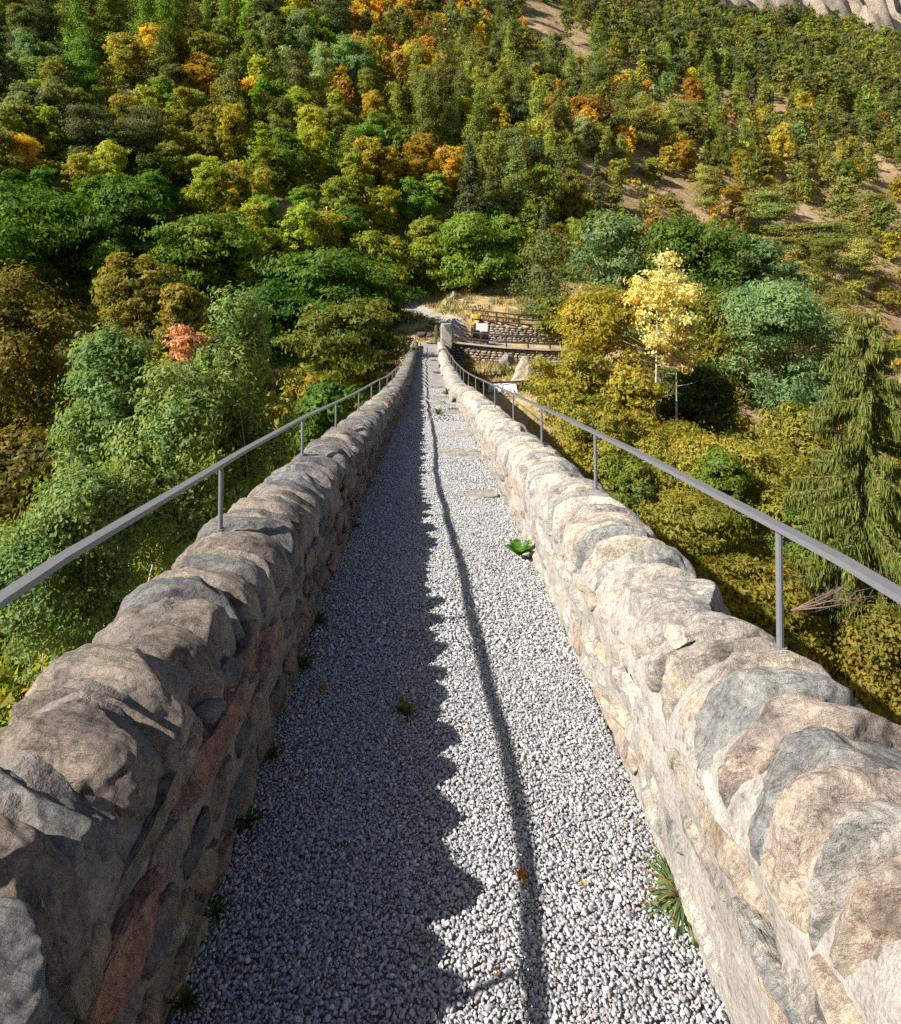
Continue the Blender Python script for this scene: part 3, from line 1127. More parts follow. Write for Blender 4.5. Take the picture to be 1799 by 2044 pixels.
def fence(label, line, zs, n_rails, posts_at, h=1.0, kerb=None):
    """line of (x, y) points, zs heights of the foot relative to the eye at those points"""
    t = thing("wooden_fence", label, "fence")
    P3 = [np.array([x, y, EYE + z]) for (x, y), z in zip(line, zs)]
    pl = polyline(P3, .05)
    s = np.concatenate([[0], np.cumsum(np.linalg.norm(np.diff(pl, axis=0), axis=1))])
    at = lambda d: np.array([np.interp(d, s, pl[:, k]) for k in range(3)])
    ps = [at(d * s[-1]) for d in posts_at]
    for p in ps:
        mb = MB()
        mb.box((0, 0, h / 2 - .1), (.11, .11, h + .2))
        link("post", mb.mesh("post", M['wood']), t, tuple(p))
    for a, b in zip(ps[:-1], ps[1:]):
        for k in range(n_rails):
            z = h * (1 - k / n_rails) - .07
            mb = MB()
            m = (a + b) / 2
            mb.bar(a - m + np.array([0, -.07, z]), b - m + np.array([0, -.07, z]), .045, .12)
            link("rail", mb.mesh("rail", M['wood']), t, tuple(m))
    if kerb:
        for a, b in zip(ps[:-1], ps[1:]):
            mb = MB()
            m = (a + b) / 2
            mb.bar(a - m + np.array([0, -.05, .03]), b - m + np.array([0, -.05, .03]), .32, .10)
            link("kerb_board", mb.mesh("kerb_board", M['pale_wood']), t, tuple(m))
    return t


fence("dark brown three-rail fence along the top of the curved stone wall", [(3.75, 58.35), (5.5, 57.75), (7.5, 57.45), (9.5, 57.75), (11.5, 58.5), (14, 60)],
      [-6.12, -6.25, -6.45, -6.6, -6.75, -6.85], 3, [0, .19, .36, .52, .66, .80, 1.0], 1.12)
fence("dark brown fence along the walkway in front of the two black bins", [(1.75, 55.6), (4.0, 55.0), (6.5, 54.35), (9.5, 54.05), (13.0, 54.45)],
      [-7.45, -7.6, -7.75, -7.85, -7.95], 2, [0, .22, .40, .55, .70, .84, 1.0], 1.05, kerb=True)
fence("low brown fence below the terrace beside the pale pyramid boulder", [(3.3, 43.4), (6.0, 44.0), (8.6, 44.3), (12.5, 43.6)],
      [-9.3, -9.28, -9.25, -9.3], 2, [0, .30, .58, .8, 1.0], .95, kerb=True)


def info_board():
    b = thing("notice_board", "large blank white notice board on legs behind the two black bins", "sign", tuple(img(962, 690, 56.4)))
    mb = MB()
    mb.box((0, 0, 1.35), (.95, .05, 1.0))
    link("panel", mb.mesh("panel", M['board']), b)
    mb = MB()
    for k in range(5):
        mb.box((-.05 if k % 2 else 0.0, -.027, 1.70 - k * .15), (.6 if k % 2 else .7, .004, .03))
    link("print", mb.mesh("print", M['ink']), b)
    for sx in (-.42, .42):
        mb = MB()
        mb.box((sx, .06, .6), (.07, .07, 2.3))
        link("leg", mb.mesh("leg", M['wood']), b)


info_board()


def bin_(x, y, Z, label):
    p = img(x, y, Z)
    t = thing("litter_bin", label, "bin", (p.x, p.y, p.z), (0, 0, .1), "bins on the walkway")
    mb = MB()
    mb.box((0, 0, .78), (.56, .5, .74))
    link("body", mb.mesh("body", M['bin']), t)
    mb = MB()
    mb.box((0, 0, 1.18), (.62, .56, .06))
    mb.box((0, .02, 1.23), (.5, .42, .05))
    link("lid", mb.mesh("lid", M['bin']), t)
    mb = MB()
    mb.box((0, -.02, .22), (.5, .44, .38))
    link("base", mb.mesh("base", M['bin_grey']), t)
    for sx in (-.3, .3):
        mb = MB()
        mb.bar((sx, -.1, 0), (sx, -.1, 1.16), .035, .035)
        link("bracket", mb.mesh("bracket", M['bin_grey']), t)


bin_(950, 690, 55.6, "black litter bin on the walkway, left one of the pair before the white board")
bin_(968, 693, 55.5, "black litter bin on the walkway, right one of the pair before the white board")


def trail_sign():
    p = img(943, 664, 57.9)
    t = thing("signpost", "post with yellow hiking trail signs beside the end of the upper fence", "signpost", tuple(p))
    mb = MB()
    mb.tube([(0, 0, -.2), (0, 0, 1.75)], .035, 8)
    link("post", mb.mesh("post", M['bin_grey']), t)

    def arrow(name, z, x0, x1, tip, h, mat):
        me = bpy.data.meshes.new(name)
        pts = [(x0, -.05, z - h / 2), (x1, -.05, z - h / 2), (x1 + tip, -.05, z), (x1, -.05, z + h / 2), (x0, -.05, z + h / 2)]
        v = pts + [(a, -.02, c) for a, b, c in pts]
        f = [list(range(5)), list(range(9, 4, -1))] + [[k, (k + 1) % 5 + 0, (k + 1) % 5 + 5, k + 5] for k in range(5)]
        me.from_pydata(v, [], f)
        me.materials.append(mat)
        return link(name, me, t)
    arrow("sign_plate", 1.64, -.05, -.50, -.12, .15, M['yellow'])
    a = arrow("sign_plate", 1.40, .04, .45, .0, .42, M['yellow'])
    arrow("sign_plate", 1.45, -.10, .03, .0, .30, M['board'])
    arrow("sign_plate", 1.56, .48, .66, .0, .22, M['yellow'])
    arrow("sign_plate", 1.20, -.18, -.05, .0, .12, M['board'])
    arrow("sign_plate", .82, -.20, .12, .04, .30, M['yellow'])


trail_sign()


def lectern(x, y, Z, rz, label):
    p = img(x, y, Z)
    t = thing("lectern_panel", label, "sign", (p.x, p.y, T1(p.x, p.y) + EYE), (0, 0, rz), "slanted panels at the terrace fence")
    zt = p.z - (T1(p.x, p.y) + EYE)
    mb = MB()
    mb.box((0, 0, zt), (.86, .95, .04), Euler((math.radians(38), 0, 0)).to_matrix())
    link("panel", mb.mesh("panel", M['board']), t)
    for sx in (-.3, .3):
        mb = MB()
        mb.box((sx, .08, zt / 2 - .05), (.06, .06, zt))
        link("leg", mb.mesh("leg", M['wood']), t)


lectern(989, 777, 43.4, -.15, "slanted white information panel at the low fence, left one of the two")
lectern(1018, 773, 43.6, .08, "slanted white information panel at the low fence, right one of the two")


def boulder(x, y, Z, dims, seed, col, name, label, cat, sink=.15, cuts=9, power=2.4, rz=0.0, lvl=4):
    p = img(x, y, Z)
    me = rock_mesh(name, M['rock'], lvl, dims, seed, power, cuts, .06, .0, .6, .92)
    o = link(name, me, None, (p.x, p.y, T1(p.x, p.y) + EYE + dims[2] * (.5 - sink)), (0, 0, rz), color=col)
    return tag(o, label, cat)


boulder(1012, 726, 53.0, (1.35, 1.2, 1.05), 71, (.26, .25, .22), "boulder", "grey rounded boulder on the grass below the low stone wall", "rock")
boulder(906, 604, 66, (.75, .7, .95), 72, (.25, .235, .21), "boulder", "small grey rock standing in the dry grass above the trail", "rock")


def pyramid_rock():
    p = img(1045, 790, 46.0)
    v, f = ICO[4]
    r = np.random.default_rng(5)
    q = v.copy()
    up = (q[:, 2] + 1) / 2
    w = (1 - up) ** .75 * 1.0 + .10
    ang = np.arctan2(q[:, 1], q[:, 0])
    rad = w * (1 + .10 * np.cos(3 * ang + .6) + .05 * np.cos(5 * ang))
    P = np.stack([np.cos(ang) * rad * .95 + up * .12, np.sin(ang) * rad * .8, up * 2.0], -1)
    P += fbm(P * 1.6, 3, 3)[:, None] * np.array([.2, .2, .1]) + fbm(P * 6, 2, 9)[:, None] * .05
    me = mesh_np("pyramid_boulder", P, f, True, None, M['rock'])
    o = link("pyramid_boulder", me, None, (p.x, p.y, T1(p.x, p.y) + EYE - .15), color=(.52, .44, .32))
    tag(o, "pale pyramid-shaped boulder standing behind the low brown fence", "rock")


pyramid_rock()


def slab_bench():
    p = img(1092, 780, 48.5)
    g = T1(p.x, p.y) + EYE
    t = thing("stone_trough", "grey flat slab on a low stone base right of the pyramid boulder", "stone slab", (p.x, p.y, g), (0, 0, .18))
    link("slab", rock_mesh("slab", M['slate'], 4, (3.6, 1.7, .16), 91, 6, 5, .03), t, (0, 0, .95), (math.radians(-9), math.radians(-5), 0))
    lib = [rock_mesh("stone", M['dry'], 1, (1, 1, 1), 950 + k, 3.2, 4, .06) for k in range(5)]
    r = np.random.default_rng(8)
    for row in range(5):
        x = -1.5
        while x < 1.5:
            ln = r.uniform(.3, .6)
            link("stone", lib[r.integers(0, 5)], t, (x + ln / 2, -.45 + r.uniform(-.03, .03), .08 + row * .165), (0, 0, 0), (ln, .6, .18),
                 color=np.array((.30, .28, .24)) * r.uniform(.75, 1.2))
            x += ln


slab_bench()


def pillar():
    p = img(889, 690, 47.0)
    t = thing("gate_pillar", "squat grey stone block pillar ending the right parapet at the bridge foot", "pillar", (p.x + .1, p.y, p.z - .2))
    me = rock_mesh("block", M['rock'], 4, (.85, 1.1, 1.75), 33, 9, 3, .02, 0, .95, 1.0)
    link("block", me, t, (0, 0, .85), color=(.40, .38, .33))
    p = img(871, 684, 48.3)
    t = thing("old_post", "short dark weathered stone post at the end of the path before the stone pillar", "post", (p.x, p.y, p.z - .1))
    me = rock_mesh("stub", M['rock'], 3, (.24, .35, 1.3), 35, 5, 4, .06)
    link("stub", me, t, (0, 0, .7), color=(.13, .12, .10))
    # rough stones closing the path
    r = np.random.default_rng(9)
    for k, (x, y, Z, d, lab) in enumerate([(842, 668, 49.5, (.8, .6, .4), "dark mossy block closing the path end, the left of two"),
                                           (858, 669, 49.3, (.6, .6, .35), "dark mossy block closing the path end, the right of two")]):
        p = img(x, y, Z)
        o = link("path_block", rock_mesh("path_block", M['rock'], 3, d, 120 + k, 3, 7, .08), None, (p.x, p.y, p.z), color=(.10, .095, .07))
        tag(o, lab, "rock")


pillar()


# ------------------------------------------------------------------ foliage generators (leaf arrays in unit space: height 0..1)
def unit(v):
    return v / (np.linalg.norm(v, axis=-1, keepdims=True) + 1e-9)


def gen_broad(seed, n, lobes=11, clumps=90, rx=.42, spread=.055, low=.10, lobe_r=(.15, .25), flat=.55):
    """broadleaf crown: lobes -> clumps -> leaves; returns centres, normals, per-leaf value"""
    r = np.random.default_rng(seed)
    lc, lr = [], []
    for k in range(lobes):
        z = low + (1 - low - .16) * (r.random() ** .8) + .02
        prof = math.sin(math.pi * min(1, (z - low) / (1.02 - low)) ** .75) ** .7
        a = r.uniform(0, 2 * math.pi) + k * 2.4
        d = rx * prof * r.uniform(.25, .80)
        lc.append((math.cos(a) * d, math.sin(a) * d, z))
        lr.append(r.uniform(*lobe_r) * (.75 + .5 * prof))
    lc.append((0, 0, .80))
    lr.append(.19)
    lc, lr = np.array(lc), np.array(lr)
    k = r.integers(0, len(lr), clumps)
    d = unit(r.normal(size=(clumps, 3)) + np.array([0, 0, .35]))
    cc = lc[k] + d * lr[k][:, None] * (r.uniform(.55, 1.12, clumps) ** .7)[:, None]
    cs = spread * r.uniform(.6, 1.5, clumps)
    w = cs ** 2
    j = r.choice(clumps, n, p=w / w.sum())
    off = r.normal(size=(n, 3)) * cs[j][:, None] * np.array([1, 1, flat])
    c = cc[j] + off
    nrm = unit(d[j] * .75 + off / cs[j][:, None] * .4 + np.array([0, 0, .32]) + r.normal(size=(n, 3)) * .5)
    lv = np.clip(r.beta(2, 2.4, n) * .55 + r.random(clumps)[j] * .30 + r.random(len(lr))[k[j]] * .20, 0, 1)
    c[:, 2] = np.clip(c[:, 2], -.02, 1.06)
    return c, nrm, lv, (lc, lr)


def gen_conifer(seed, n, r0=.26, power=.85, droop=.10, layers=18, per=8, thick=.035, gap=.2, low=.06, irregular=.25):
    r = np.random.default_rng(seed)
    b = []
    for k in range(layers):
        z = low + (1 - low) * ((k + r.uniform(-.3, .3)) / layers)
        R = r0 * max(.02, (1 - max(0, z))) ** power
        for q in range(per):
            if r.random() < gap:
                continue
            b.append((z, r.uniform(0, 6.283), R * r.uniform(1 - irregular * 1.6, 1 + irregular)))
    b = np.array(b)
    w = b[:, 2] ** 1.3
    j = r.choice(len(b), n, p=w / w.sum())
    t = r.random(n) ** .65
    z, a, R = b[j].T
    rho = t * R
    a2 = a + r.normal(0, 1, n) * .22 * (.3 + t * .6)
    c = np.stack([np.cos(a2) * rho, np.sin(a2) * rho, z - droop * (rho / r0) ** 1.2 + r.normal(0, thick * .45, n)], -1)
    c += r.normal(size=(n, 3)) * np.array([thick, thick, thick * .5]) * .5
    nrm = unit(np.stack([np.cos(a2) * .5, np.sin(a2) * .5, np.ones(n) * .5], -1) + r.normal(size=(n, 3)) * .45)
    lv = np.clip(r.beta(2, 2.6, n) * .7 + r.random(len(b))[j] * .3, 0, 1)
    return c, nrm, lv, None


def gen_pine(seed, n):
    """irregular Scots pine: flat clumps on a few boughs, mostly in the upper part"""
    r = np.random.default_rng(seed)
    K = 46
    z = .22 + .78 * r.random(K) ** .8
    R = .30 * np.sin(np.pi * np.clip((z - .1) / .98, 0, 1)) ** .6 * r.uniform(.2, 1.05, K)
    a = r.uniform(0, 6.283, K)
    cc = np.stack([np.cos(a) * R, np.sin(a) * R, z], -1)
    cs = r.uniform(.05, .095, K)
    w = cs ** 2
    j = r.choice(K, n, p=w / w.sum())
    off = r.normal(size=(n, 3)) * cs[j][:, None] * np.array([1, 1, .32])
    c = cc[j] + off
    nrm = unit(cc[j] * np.array([1.6, 1.6, 0]) + off / cs[j][:, None] * .5 + np.array([0, 0, .5]) + r.normal(size=(n, 3)) * .5)
    lv = np.clip(r.beta(2, 2.8, n) * .7 + r.random(K)[j] * .3, 0, 1)
    return c, nrm, lv, None


def leaf_quads(c, nrm, size, r, aspect=.62, tri=False):
    """rhombus (or, far off, triangular) leaves; size scalar or array"""
    n = len(c)
    ref = r.normal(size=(n, 3))
    u = unit(np.cross(nrm, ref))
    v = np.cross(nrm, u)
    s = (np.broadcast_to(np.asarray(size, float), (n,)) * r.uniform(.65, 1.3, n))[:, None]
    if tri:
        s = s * 1.22
        V = np.stack([c - u * s - v * s * aspect * .7, c - u * s * .2 + v * s * aspect, c + u * s], 1).reshape(-1, 3)
        return V, np.arange(3 * n).reshape(n, 3)
    tip = nrm * s * .22
    V = np.stack([c - u * s + 0 * tip, c - v * s * aspect + tip, c + u * s, c + v * s * aspect + tip], 1).reshape(-1, 3)
    F = np.arange(4 * n).reshape(n, 4)
    return V, F


def crown_mesh(name, c, nrm, lv, size, seed, mat, aspect=.62, tri=False):
    r = np.random.default_rng(seed)
    V, F = leaf_quads(c, nrm, size, r, aspect, tri)
    return mesh_np(name, V, F, False, {"lv": ('FLOAT', 'FACE', lv)}, mat)


def trunk_mesh(name, mat, seed, H, r0, lobes=None, lean=0.0, sides=7, limbs=5, base=0.0, crown0=.3, crown_h=None, taper=.2, wob=.02):
    """tapered trunk with limbs reaching toward the lobes (given in metres, relative to the trunk foot)"""
    r = np.random.default_rng(seed)
    mb = MB()
    n = 9
    z = np.linspace(base, H, n)
    x = lean * (z / H) ** 1.4 + np.cumsum(r.normal(0, wob * H / n, n)) * (z > base)
    y = np.cumsum(r.normal(0, wob * H / n, n)) * (z > base)
    pts = np.stack([x, y, z], -1)
    mb.tube(pts, r0 * (1 - (1 - taper) * np.linspace(0, 1, n) ** .8) * (1 + .5 * np.exp(-np.linspace(0, 1, n) * 14)), sides)
    if lobes is not None:
        for q in lobes[:limbs]:
            q = np.asarray(q)
            t = np.clip((q[2] * .55) / H, .15, .9)
            s = np.array([np.interp(t * H, z, pts[:, k]) for k in range(3)])
            m = (s + q) / 2 + np.array([0, 0, .08 * H * (q[2] > s[2])]) * .3 + r.normal(0, .03 * H, 3)
            rr = r0 * (1 - t) * .6 + r0 * .1
            mb.tube([s, (s + m) / 2 + r.normal(0, .01 * H, 3), m, q], [rr, rr * .75, rr * .5, rr * .18], 5)
    return mb.mesh(name, mat, True)


# colours (true leaf colours)
C_ = dict(deep=(.105, .190, .024), green=(.180, .270, .036), bright=(.190, .310, .036), yellowgreen=(.370, .380, .050), olive=(.300, .285, .055),
          gold=(.55, .40, .052), orange=(.52, .29, .048), rust=(.42, .245, .068), greygreen=(.255, .320, .130), pine=(.140, .150, .050),
          larch=(.260, .280, .060), brown=(.360, .250, .105), bluegreen=(.150, .220, .085), palegold=(.68, .56, .22), darkolive=(.220, .215, .050))
CWORD = dict(deep="deep green", green="mid green", bright="bright green", yellowgreen="yellow green", olive="olive", gold="golden yellow", orange="orange",
             rust="rusty red", greygreen="grey green", pine="dark green", larch="soft green", brown="brownish", bluegreen="blue green",
             palegold="pale gold", darkolive="dark olive")


# ------------------------------------------------------------------ the near trees, each with leaves of its own
def hero(name, label, cat, x, ytop, ybot, wpx, Z, colour, n, leaf, seed, bark='bark', rx=None, trunk_r=.12, depth=1.0, lobes=13, clumps=150, spread=.05,
         lean=0.0, limbs=7, lobe_r=(.15, .25), flat=.55, foot=None, low=.04, tr_top=.8, group=None):
    p0, p1 = img(x, ybot, Z), img(x, ytop, Z)
    while Z > 10 and T1(p0.x, p0.y) + EYE > p0.z + .25 * (p1.z - p0.z):      # step forward until the crown clears the slope
        Z *= .98
        p0, p1 = img(x, ybot, Z), img(x, ytop, Z)
    H = p1.z - p0.z
    W = wpx / FPX * Z
    ground = T1(p0.x, p0.y) + EYE if foot is None else foot
    t = thing(name, label, cat, (p0.x, p0.y, ground), group=group)
    c, nr, lv, (lc, lr) = gen_broad(seed, n, lobes, clumps, .42, spread, low, lobe_r, flat)
    wx = np.percentile(np.abs(c[:, 0]), 97) * 2
    S = np.array([W / wx, W / wx * depth, H])
    cz = p0.z - ground
    c2 = c * S + np.array([0, 0, cz])
    me = crown_mesh("crown", c2, nr, lv, leaf, seed + 1, M['leaf'], .62, Z > 14)
    link("crown", me, t, color=C_[colour] if isinstance(colour, str) else colour)
    lobes_m = lc * S + np.array([0, 0, cz])
    tm = trunk_mesh("trunk", M[bark], seed + 2, cz + H * tr_top, trunk_r, lobes_m, lean, 8, limbs, base=-.5)
    link("trunk", tm, t)
    return t


WIL, WIL2 = (.215, .295, .110), (.235, .305, .105)
GLD, GLD2, GLD3 = (.40, .320, .046), (.33, .285, .048), (.29, .255, .046)
RST = (.23, .165, .034)
# x, top, bottom, width, distance
hero("willow_tree", "broad grey green tree left of the bridge with the red sapling at its top right", "tree", 240, 655, 1080, 215, 15.5, WIL, 34000, .052, 201,
     'bark_pale', trunk_r=.11, lobes=24, clumps=520, spread=.034, limbs=12, lobe_r=(.09, .17))
hero("willow_tree", "bushy grey green tree directly below the red sapling behind the left handrail", "tree", 345, 720, 1150, 230, 14.5, WIL2, 34000, .052, 271,
     'bark_pale', trunk_r=.10, lobes=24, clumps=520, spread=.034, limbs=12, lobe_r=(.09, .17))
hero("willow_tree", "tall grey green tree with pale trunk between the left handrail and the red foliage", "tree", 468, 560, 1010, 180, 17, WIL2, 30000, .056, 202,
     'bark_pale', trunk_r=.09, lobes=20, clumps=380, spread=.036, limbs=14, lobe_r=(.08, .16))
hero("willow_tree", "low grey green bushy tree lowest behind the left handrail, beside the parapet", "tree", 150, 930, 1320, 270, 12.5, WIL, 34000, .046, 203,
     'bark_pale', trunk_r=.07, lobes=22, clumps=480, spread=.034, lobe_r=(.09, .17))
hero("red_sapling", "small tree with salmon red foliage amid grey green crowns", "tree", 371, 648, 722, 66, 14.9, (.62, .32, .21), 1200, .048, 204, 'bark_pale', trunk_r=.03,
     lobes=9, clumps=60, spread=.06)
hero("ash_tree", "dense deep green tree at the left of the bridge end", "tree", 655, 500, 715, 250, 56, (.10, .18, .026), 30000, .17, 205, trunk_r=.25, lobes=20, clumps=330, spread=.036, lobe_r=(.10, .19))
hero("hazel_bush", "olive green bushy tree below the deep green tree by the left rail", "tree", 690, 612, 810, 200, 38, (.17, .185, .035), 16000, .12, 206, trunk_r=.1, lobes=16, clumps=240, spread=.04)
hero("hazel_bush", "yellow and orange bush hanging low beside the left handrail", "bush", 610, 735, 880, 125, 23, (.34, .27, .04), 9000, .085, 207, trunk_r=.08, lobes=13, clumps=150, spread=.042)
hero("hazel_bush", "mid green bush near the far end of the left handrail", "bush", 738, 672, 800, 105, 40, 'green', 9000, .12, 208, trunk_r=.08, lobes=12, clumps=140)
hero("hazel_bush", "green bush low behind the left handrail between yellow bush and parapet", "bush", 655, 765, 900, 140, 21, (.11, .19, .03), 10000, .08, 272, trunk_r=.08, lobes=13, clumps=160, spread=.042)
hero("chestnut_tree", "large dull orange tree at the left edge beyond the willows", "tree", 40, 545, 1010, 240, 33, (.185, .155, .036), 36000, .10, 209, trunk_r=.22, lobes=24, clumps=380, spread=.036, lobe_r=(.09, .17))
hero("chestnut_tree", "rusty olive tree low down at the far left edge", "tree", 60, 860, 1280, 220, 26, (.18, .15, .036), 17000, .115, 210, trunk_r=.18, lobes=18, clumps=220, spread=.04, lobe_r=(.1, .18))
hero("chestnut_tree", "rounded rusty olive tree behind the red foliage", "tree", 272, 515, 680, 155, 44, (.25, .21, .042), 16000, .13, 211, trunk_r=.2, lobes=17, clumps=230, spread=.04)
hero("chestnut_tree", "small orange olive tree between the rounded tree and the tall willow", "tree", 372, 560, 690, 92, 40, (.27, .215, .042), 8000, .12, 212, trunk_r=.15, lobes=12, clumps=130)
hero("ash_tree", "deep green broad tree high at the left edge above the gorge", "tree", 60, 365, 560, 225, 58, 'deep', 24000, .17, 213, trunk_r=.3, lobes=18, clumps=270, spread=.038, lobe_r=(.1, .19))
hero("ash_tree", "deep green broad tree, second from the left edge above the gorge", "tree", 255, 372, 560, 200, 57, (.105, .185, .026), 22000, .17, 214, trunk_r=.3, lobes=18, clumps=260, spread=.038, lobe_r=(.1, .19))
hero("ash_tree", "mid green layered tree right of the two deep green ones", "tree", 405, 430, 590, 190, 56, (.15, .225, .034), 18000, .17, 215, trunk_r=.25, lobes=17, clumps=230, spread=.04)
hero("ash_tree", "dark green tree standing behind the tall willow on the left bank", "tree", 545, 565, 720, 160, 46, (.065, .150, .024), 13000, .15, 216, trunk_r=.2, lobes=15, clumps=190)

hero("birch_tree", "golden leaved tree right of the low fence, bulging toward the bridge", "tree", 1195, 570, 900, 190, 36, GLD, 40000, .085, 221, 'bark_pale', trunk_r=.14,
     lobes=17, clumps=360, spread=.03, low=.02, lobe_r=(.08, .16))
hero("hazel_bush", "golden green bush below the golden tree behind the right handrail", "bush", 1195, 790, 950, 150, 30, GLD2, 22000, .072, 222, trunk_r=.08, lobes=16, clumps=260, spread=.036)
hero("poplar_tree", "blue green bushy rounded tree behind the spruce top", "tree", 1568, 555, 830, 250, 40, (.215, .310, .135), 46000, .092, 223, trunk_r=.2, lobes=26, clumps=480, spread=.034,
     low=.02, lobe_r=(.09, .17))
hero("poplar_tree", "tall grey green tree left of the pale yellow aspen", "tree", 1232, 420, 700, 180, 50, (.18, .25, .105), 24000, .14, 224, 'bark_pale', trunk_r=.2, lobes=20, clumps=320, spread=.036, lobe_r=(.09, .17))
hero("ash_tree", "dark green tree right behind the pale yellow aspen", "tree", 1400, 428, 720, 180, 47, (.105, .170, .030), 24000, .135, 225, trunk_r=.25, lobes=20, clumps=320, spread=.036, lobe_r=(.09, .17))
hero("poplar_tree", "grey green tree between the dark green tree and the bare slope", "tree", 1522, 480, 660, 125, 50, (.175, .245, .11), 13000, .14, 226, trunk_r=.2, lobes=14, clumps=190)
hero("ash_tree", "yellow green bushy tree between the aspen and the blue green tree", "tree", 1440, 590, 860, 105, 42, (.215, .195, .030), 13000, .12, 227, trunk_r=.15, lobes=15, clumps=210)
hero("hazel_bush", "golden olive bush filling the space under the aspen trunks", "bush", 1330, 858, 1080, 240, 29, GLD2, 32000, .070, 228, trunk_r=.08, lobes=12, clumps=260, spread=.03, lobe_r=(.10, .17))
hero("hazel_bush", "golden olive bush left of the spruce, lower middle of the right bank", "bush", 1500, 870, 1160, 260, 26, GLD2, 34000, .064, 229, trunk_r=.08, lobes=13, clumps=280,
     spread=.03, lobe_r=(.09, .16))
hero("hazel_bush", "gold tinged bush close behind the right handrail post", "bush", 1360, 990, 1290, 280, 20, GLD3, 28000, .060, 230, trunk_r=.07, lobes=13, clumps=300, spread=.03, lobe_r=(.09, .16))
hero("hazel_bush", "rust flecked green bush in the shade under the right handrail", "bush", 1500, 1120, 1400, 235, 16, (.26, .21, .034), 26000, .053, 231, trunk_r=.06, lobes=22, clumps=400,
     spread=.034, lobe_r=(.08, .16))
hero("hazel_bush", "olive gold bush left of the spruce at mid height", "bush", 1590, 800, 1010, 115, 30, GLD3, 10000, .09, 232, trunk_r=.08, lobes=14, clumps=170)
hero("hazel_bush", "orange flecked bush at the lower right edge below the spruce", "bush", 1800, 1240, 1480, 165, 12, (.25, .20, .040), 14000, .045, 233, trunk_r=.05, lobes=15, clumps=220)
hero("hazel_bush", "mid green bush breaking the gold mass left of the spruce", "bush", 1435, 900, 1080, 120, 24, (.16, .22, .035), 9000, .065, 275, trunk_r=.06, lobes=9, clumps=120, spread=.034)
hero("hazel_bush", "olive green bush close under the right handrail's second post", "bush", 1250, 905, 1090, 130, 22, (.19, .22, .04), 9000, .062, 276, trunk_r=.06, lobes=9, clumps=120, spread=.034)
hero("hazel_bush", "deep green bush between the gold bushes and the spruce foot", "bush", 1590, 1020, 1230, 120, 19, (.12, .18, .03), 9000, .056, 277, trunk_r=.06, lobes=9, clumps=120, spread=.034)
hero("hazel_bush", "golden green bush filling in under the golden tree beside the low fence", "bush", 1165, 705, 870, 120, 34, GLD2, 11000, .080, 278, trunk_r=.06, lobes=11, clumps=170, spread=.034)
hero("hazel_bush", "small golden bush between golden tree and aspen trunks", "bush", 1265, 745, 880, 95, 33, GLD, 9000, .095, 234, trunk_r=.07, lobes=13, clumps=140)
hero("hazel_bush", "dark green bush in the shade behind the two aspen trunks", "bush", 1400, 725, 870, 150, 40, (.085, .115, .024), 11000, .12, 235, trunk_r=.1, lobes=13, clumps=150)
hero("walnut_tree", "bright green bushy tree on the bank above the trail", "tree", 948, 428, 585, 140, 69, (.19, .275, .042), 14000, .18, 236, trunk_r=.25, lobes=17, clumps=210, spread=.04, lobe_r=(.1, .19))
hero("willow_bush", "yellow green drooping bush above the trail at the path end", "bush", 838, 485, 600, 88, 71, (.29, .31, .035), 9000, .17, 237, trunk_r=.12, lobes=12, clumps=130)
hero("apple_tree", "sparse grey green tree with bare twigs above the upper fence", "tree", 1082, 470, 650, 120, 62, (.15, .175, .055), 5200, .14, 238, trunk_r=.16, lobes=14, clumps=110, limbs=14)
hero("willow_bush", "small yellow green shrub at the top of the upper fence", "bush", 1105, 595, 665, 60, 61, (.22, .235, .04), 3500, .14, 239, trunk_r=.07, lobes=9, clumps=70)
hero("willow_bush", "yellow green bushy tree left of the drooping bush above the trail", "tree", 755, 470, 600, 110, 75, (.27, .29, .035), 9000, .18, 273, trunk_r=.12, lobes=13, clumps=140)
hero("willow_bush", "small olive bush on the bank left of the trail", "bush", 790, 555, 615, 60, 71, (.20, .21, .04), 4000, .16, 274, trunk_r=.08, lobes=9, clumps=80)
hero("ash_tree", "deep green overhanging tree left of the trail", "tree", 728, 570, 665, 80, 62, 'deep', 8000, .17, 240, trunk_r=.12, lobes=12, clumps=110)


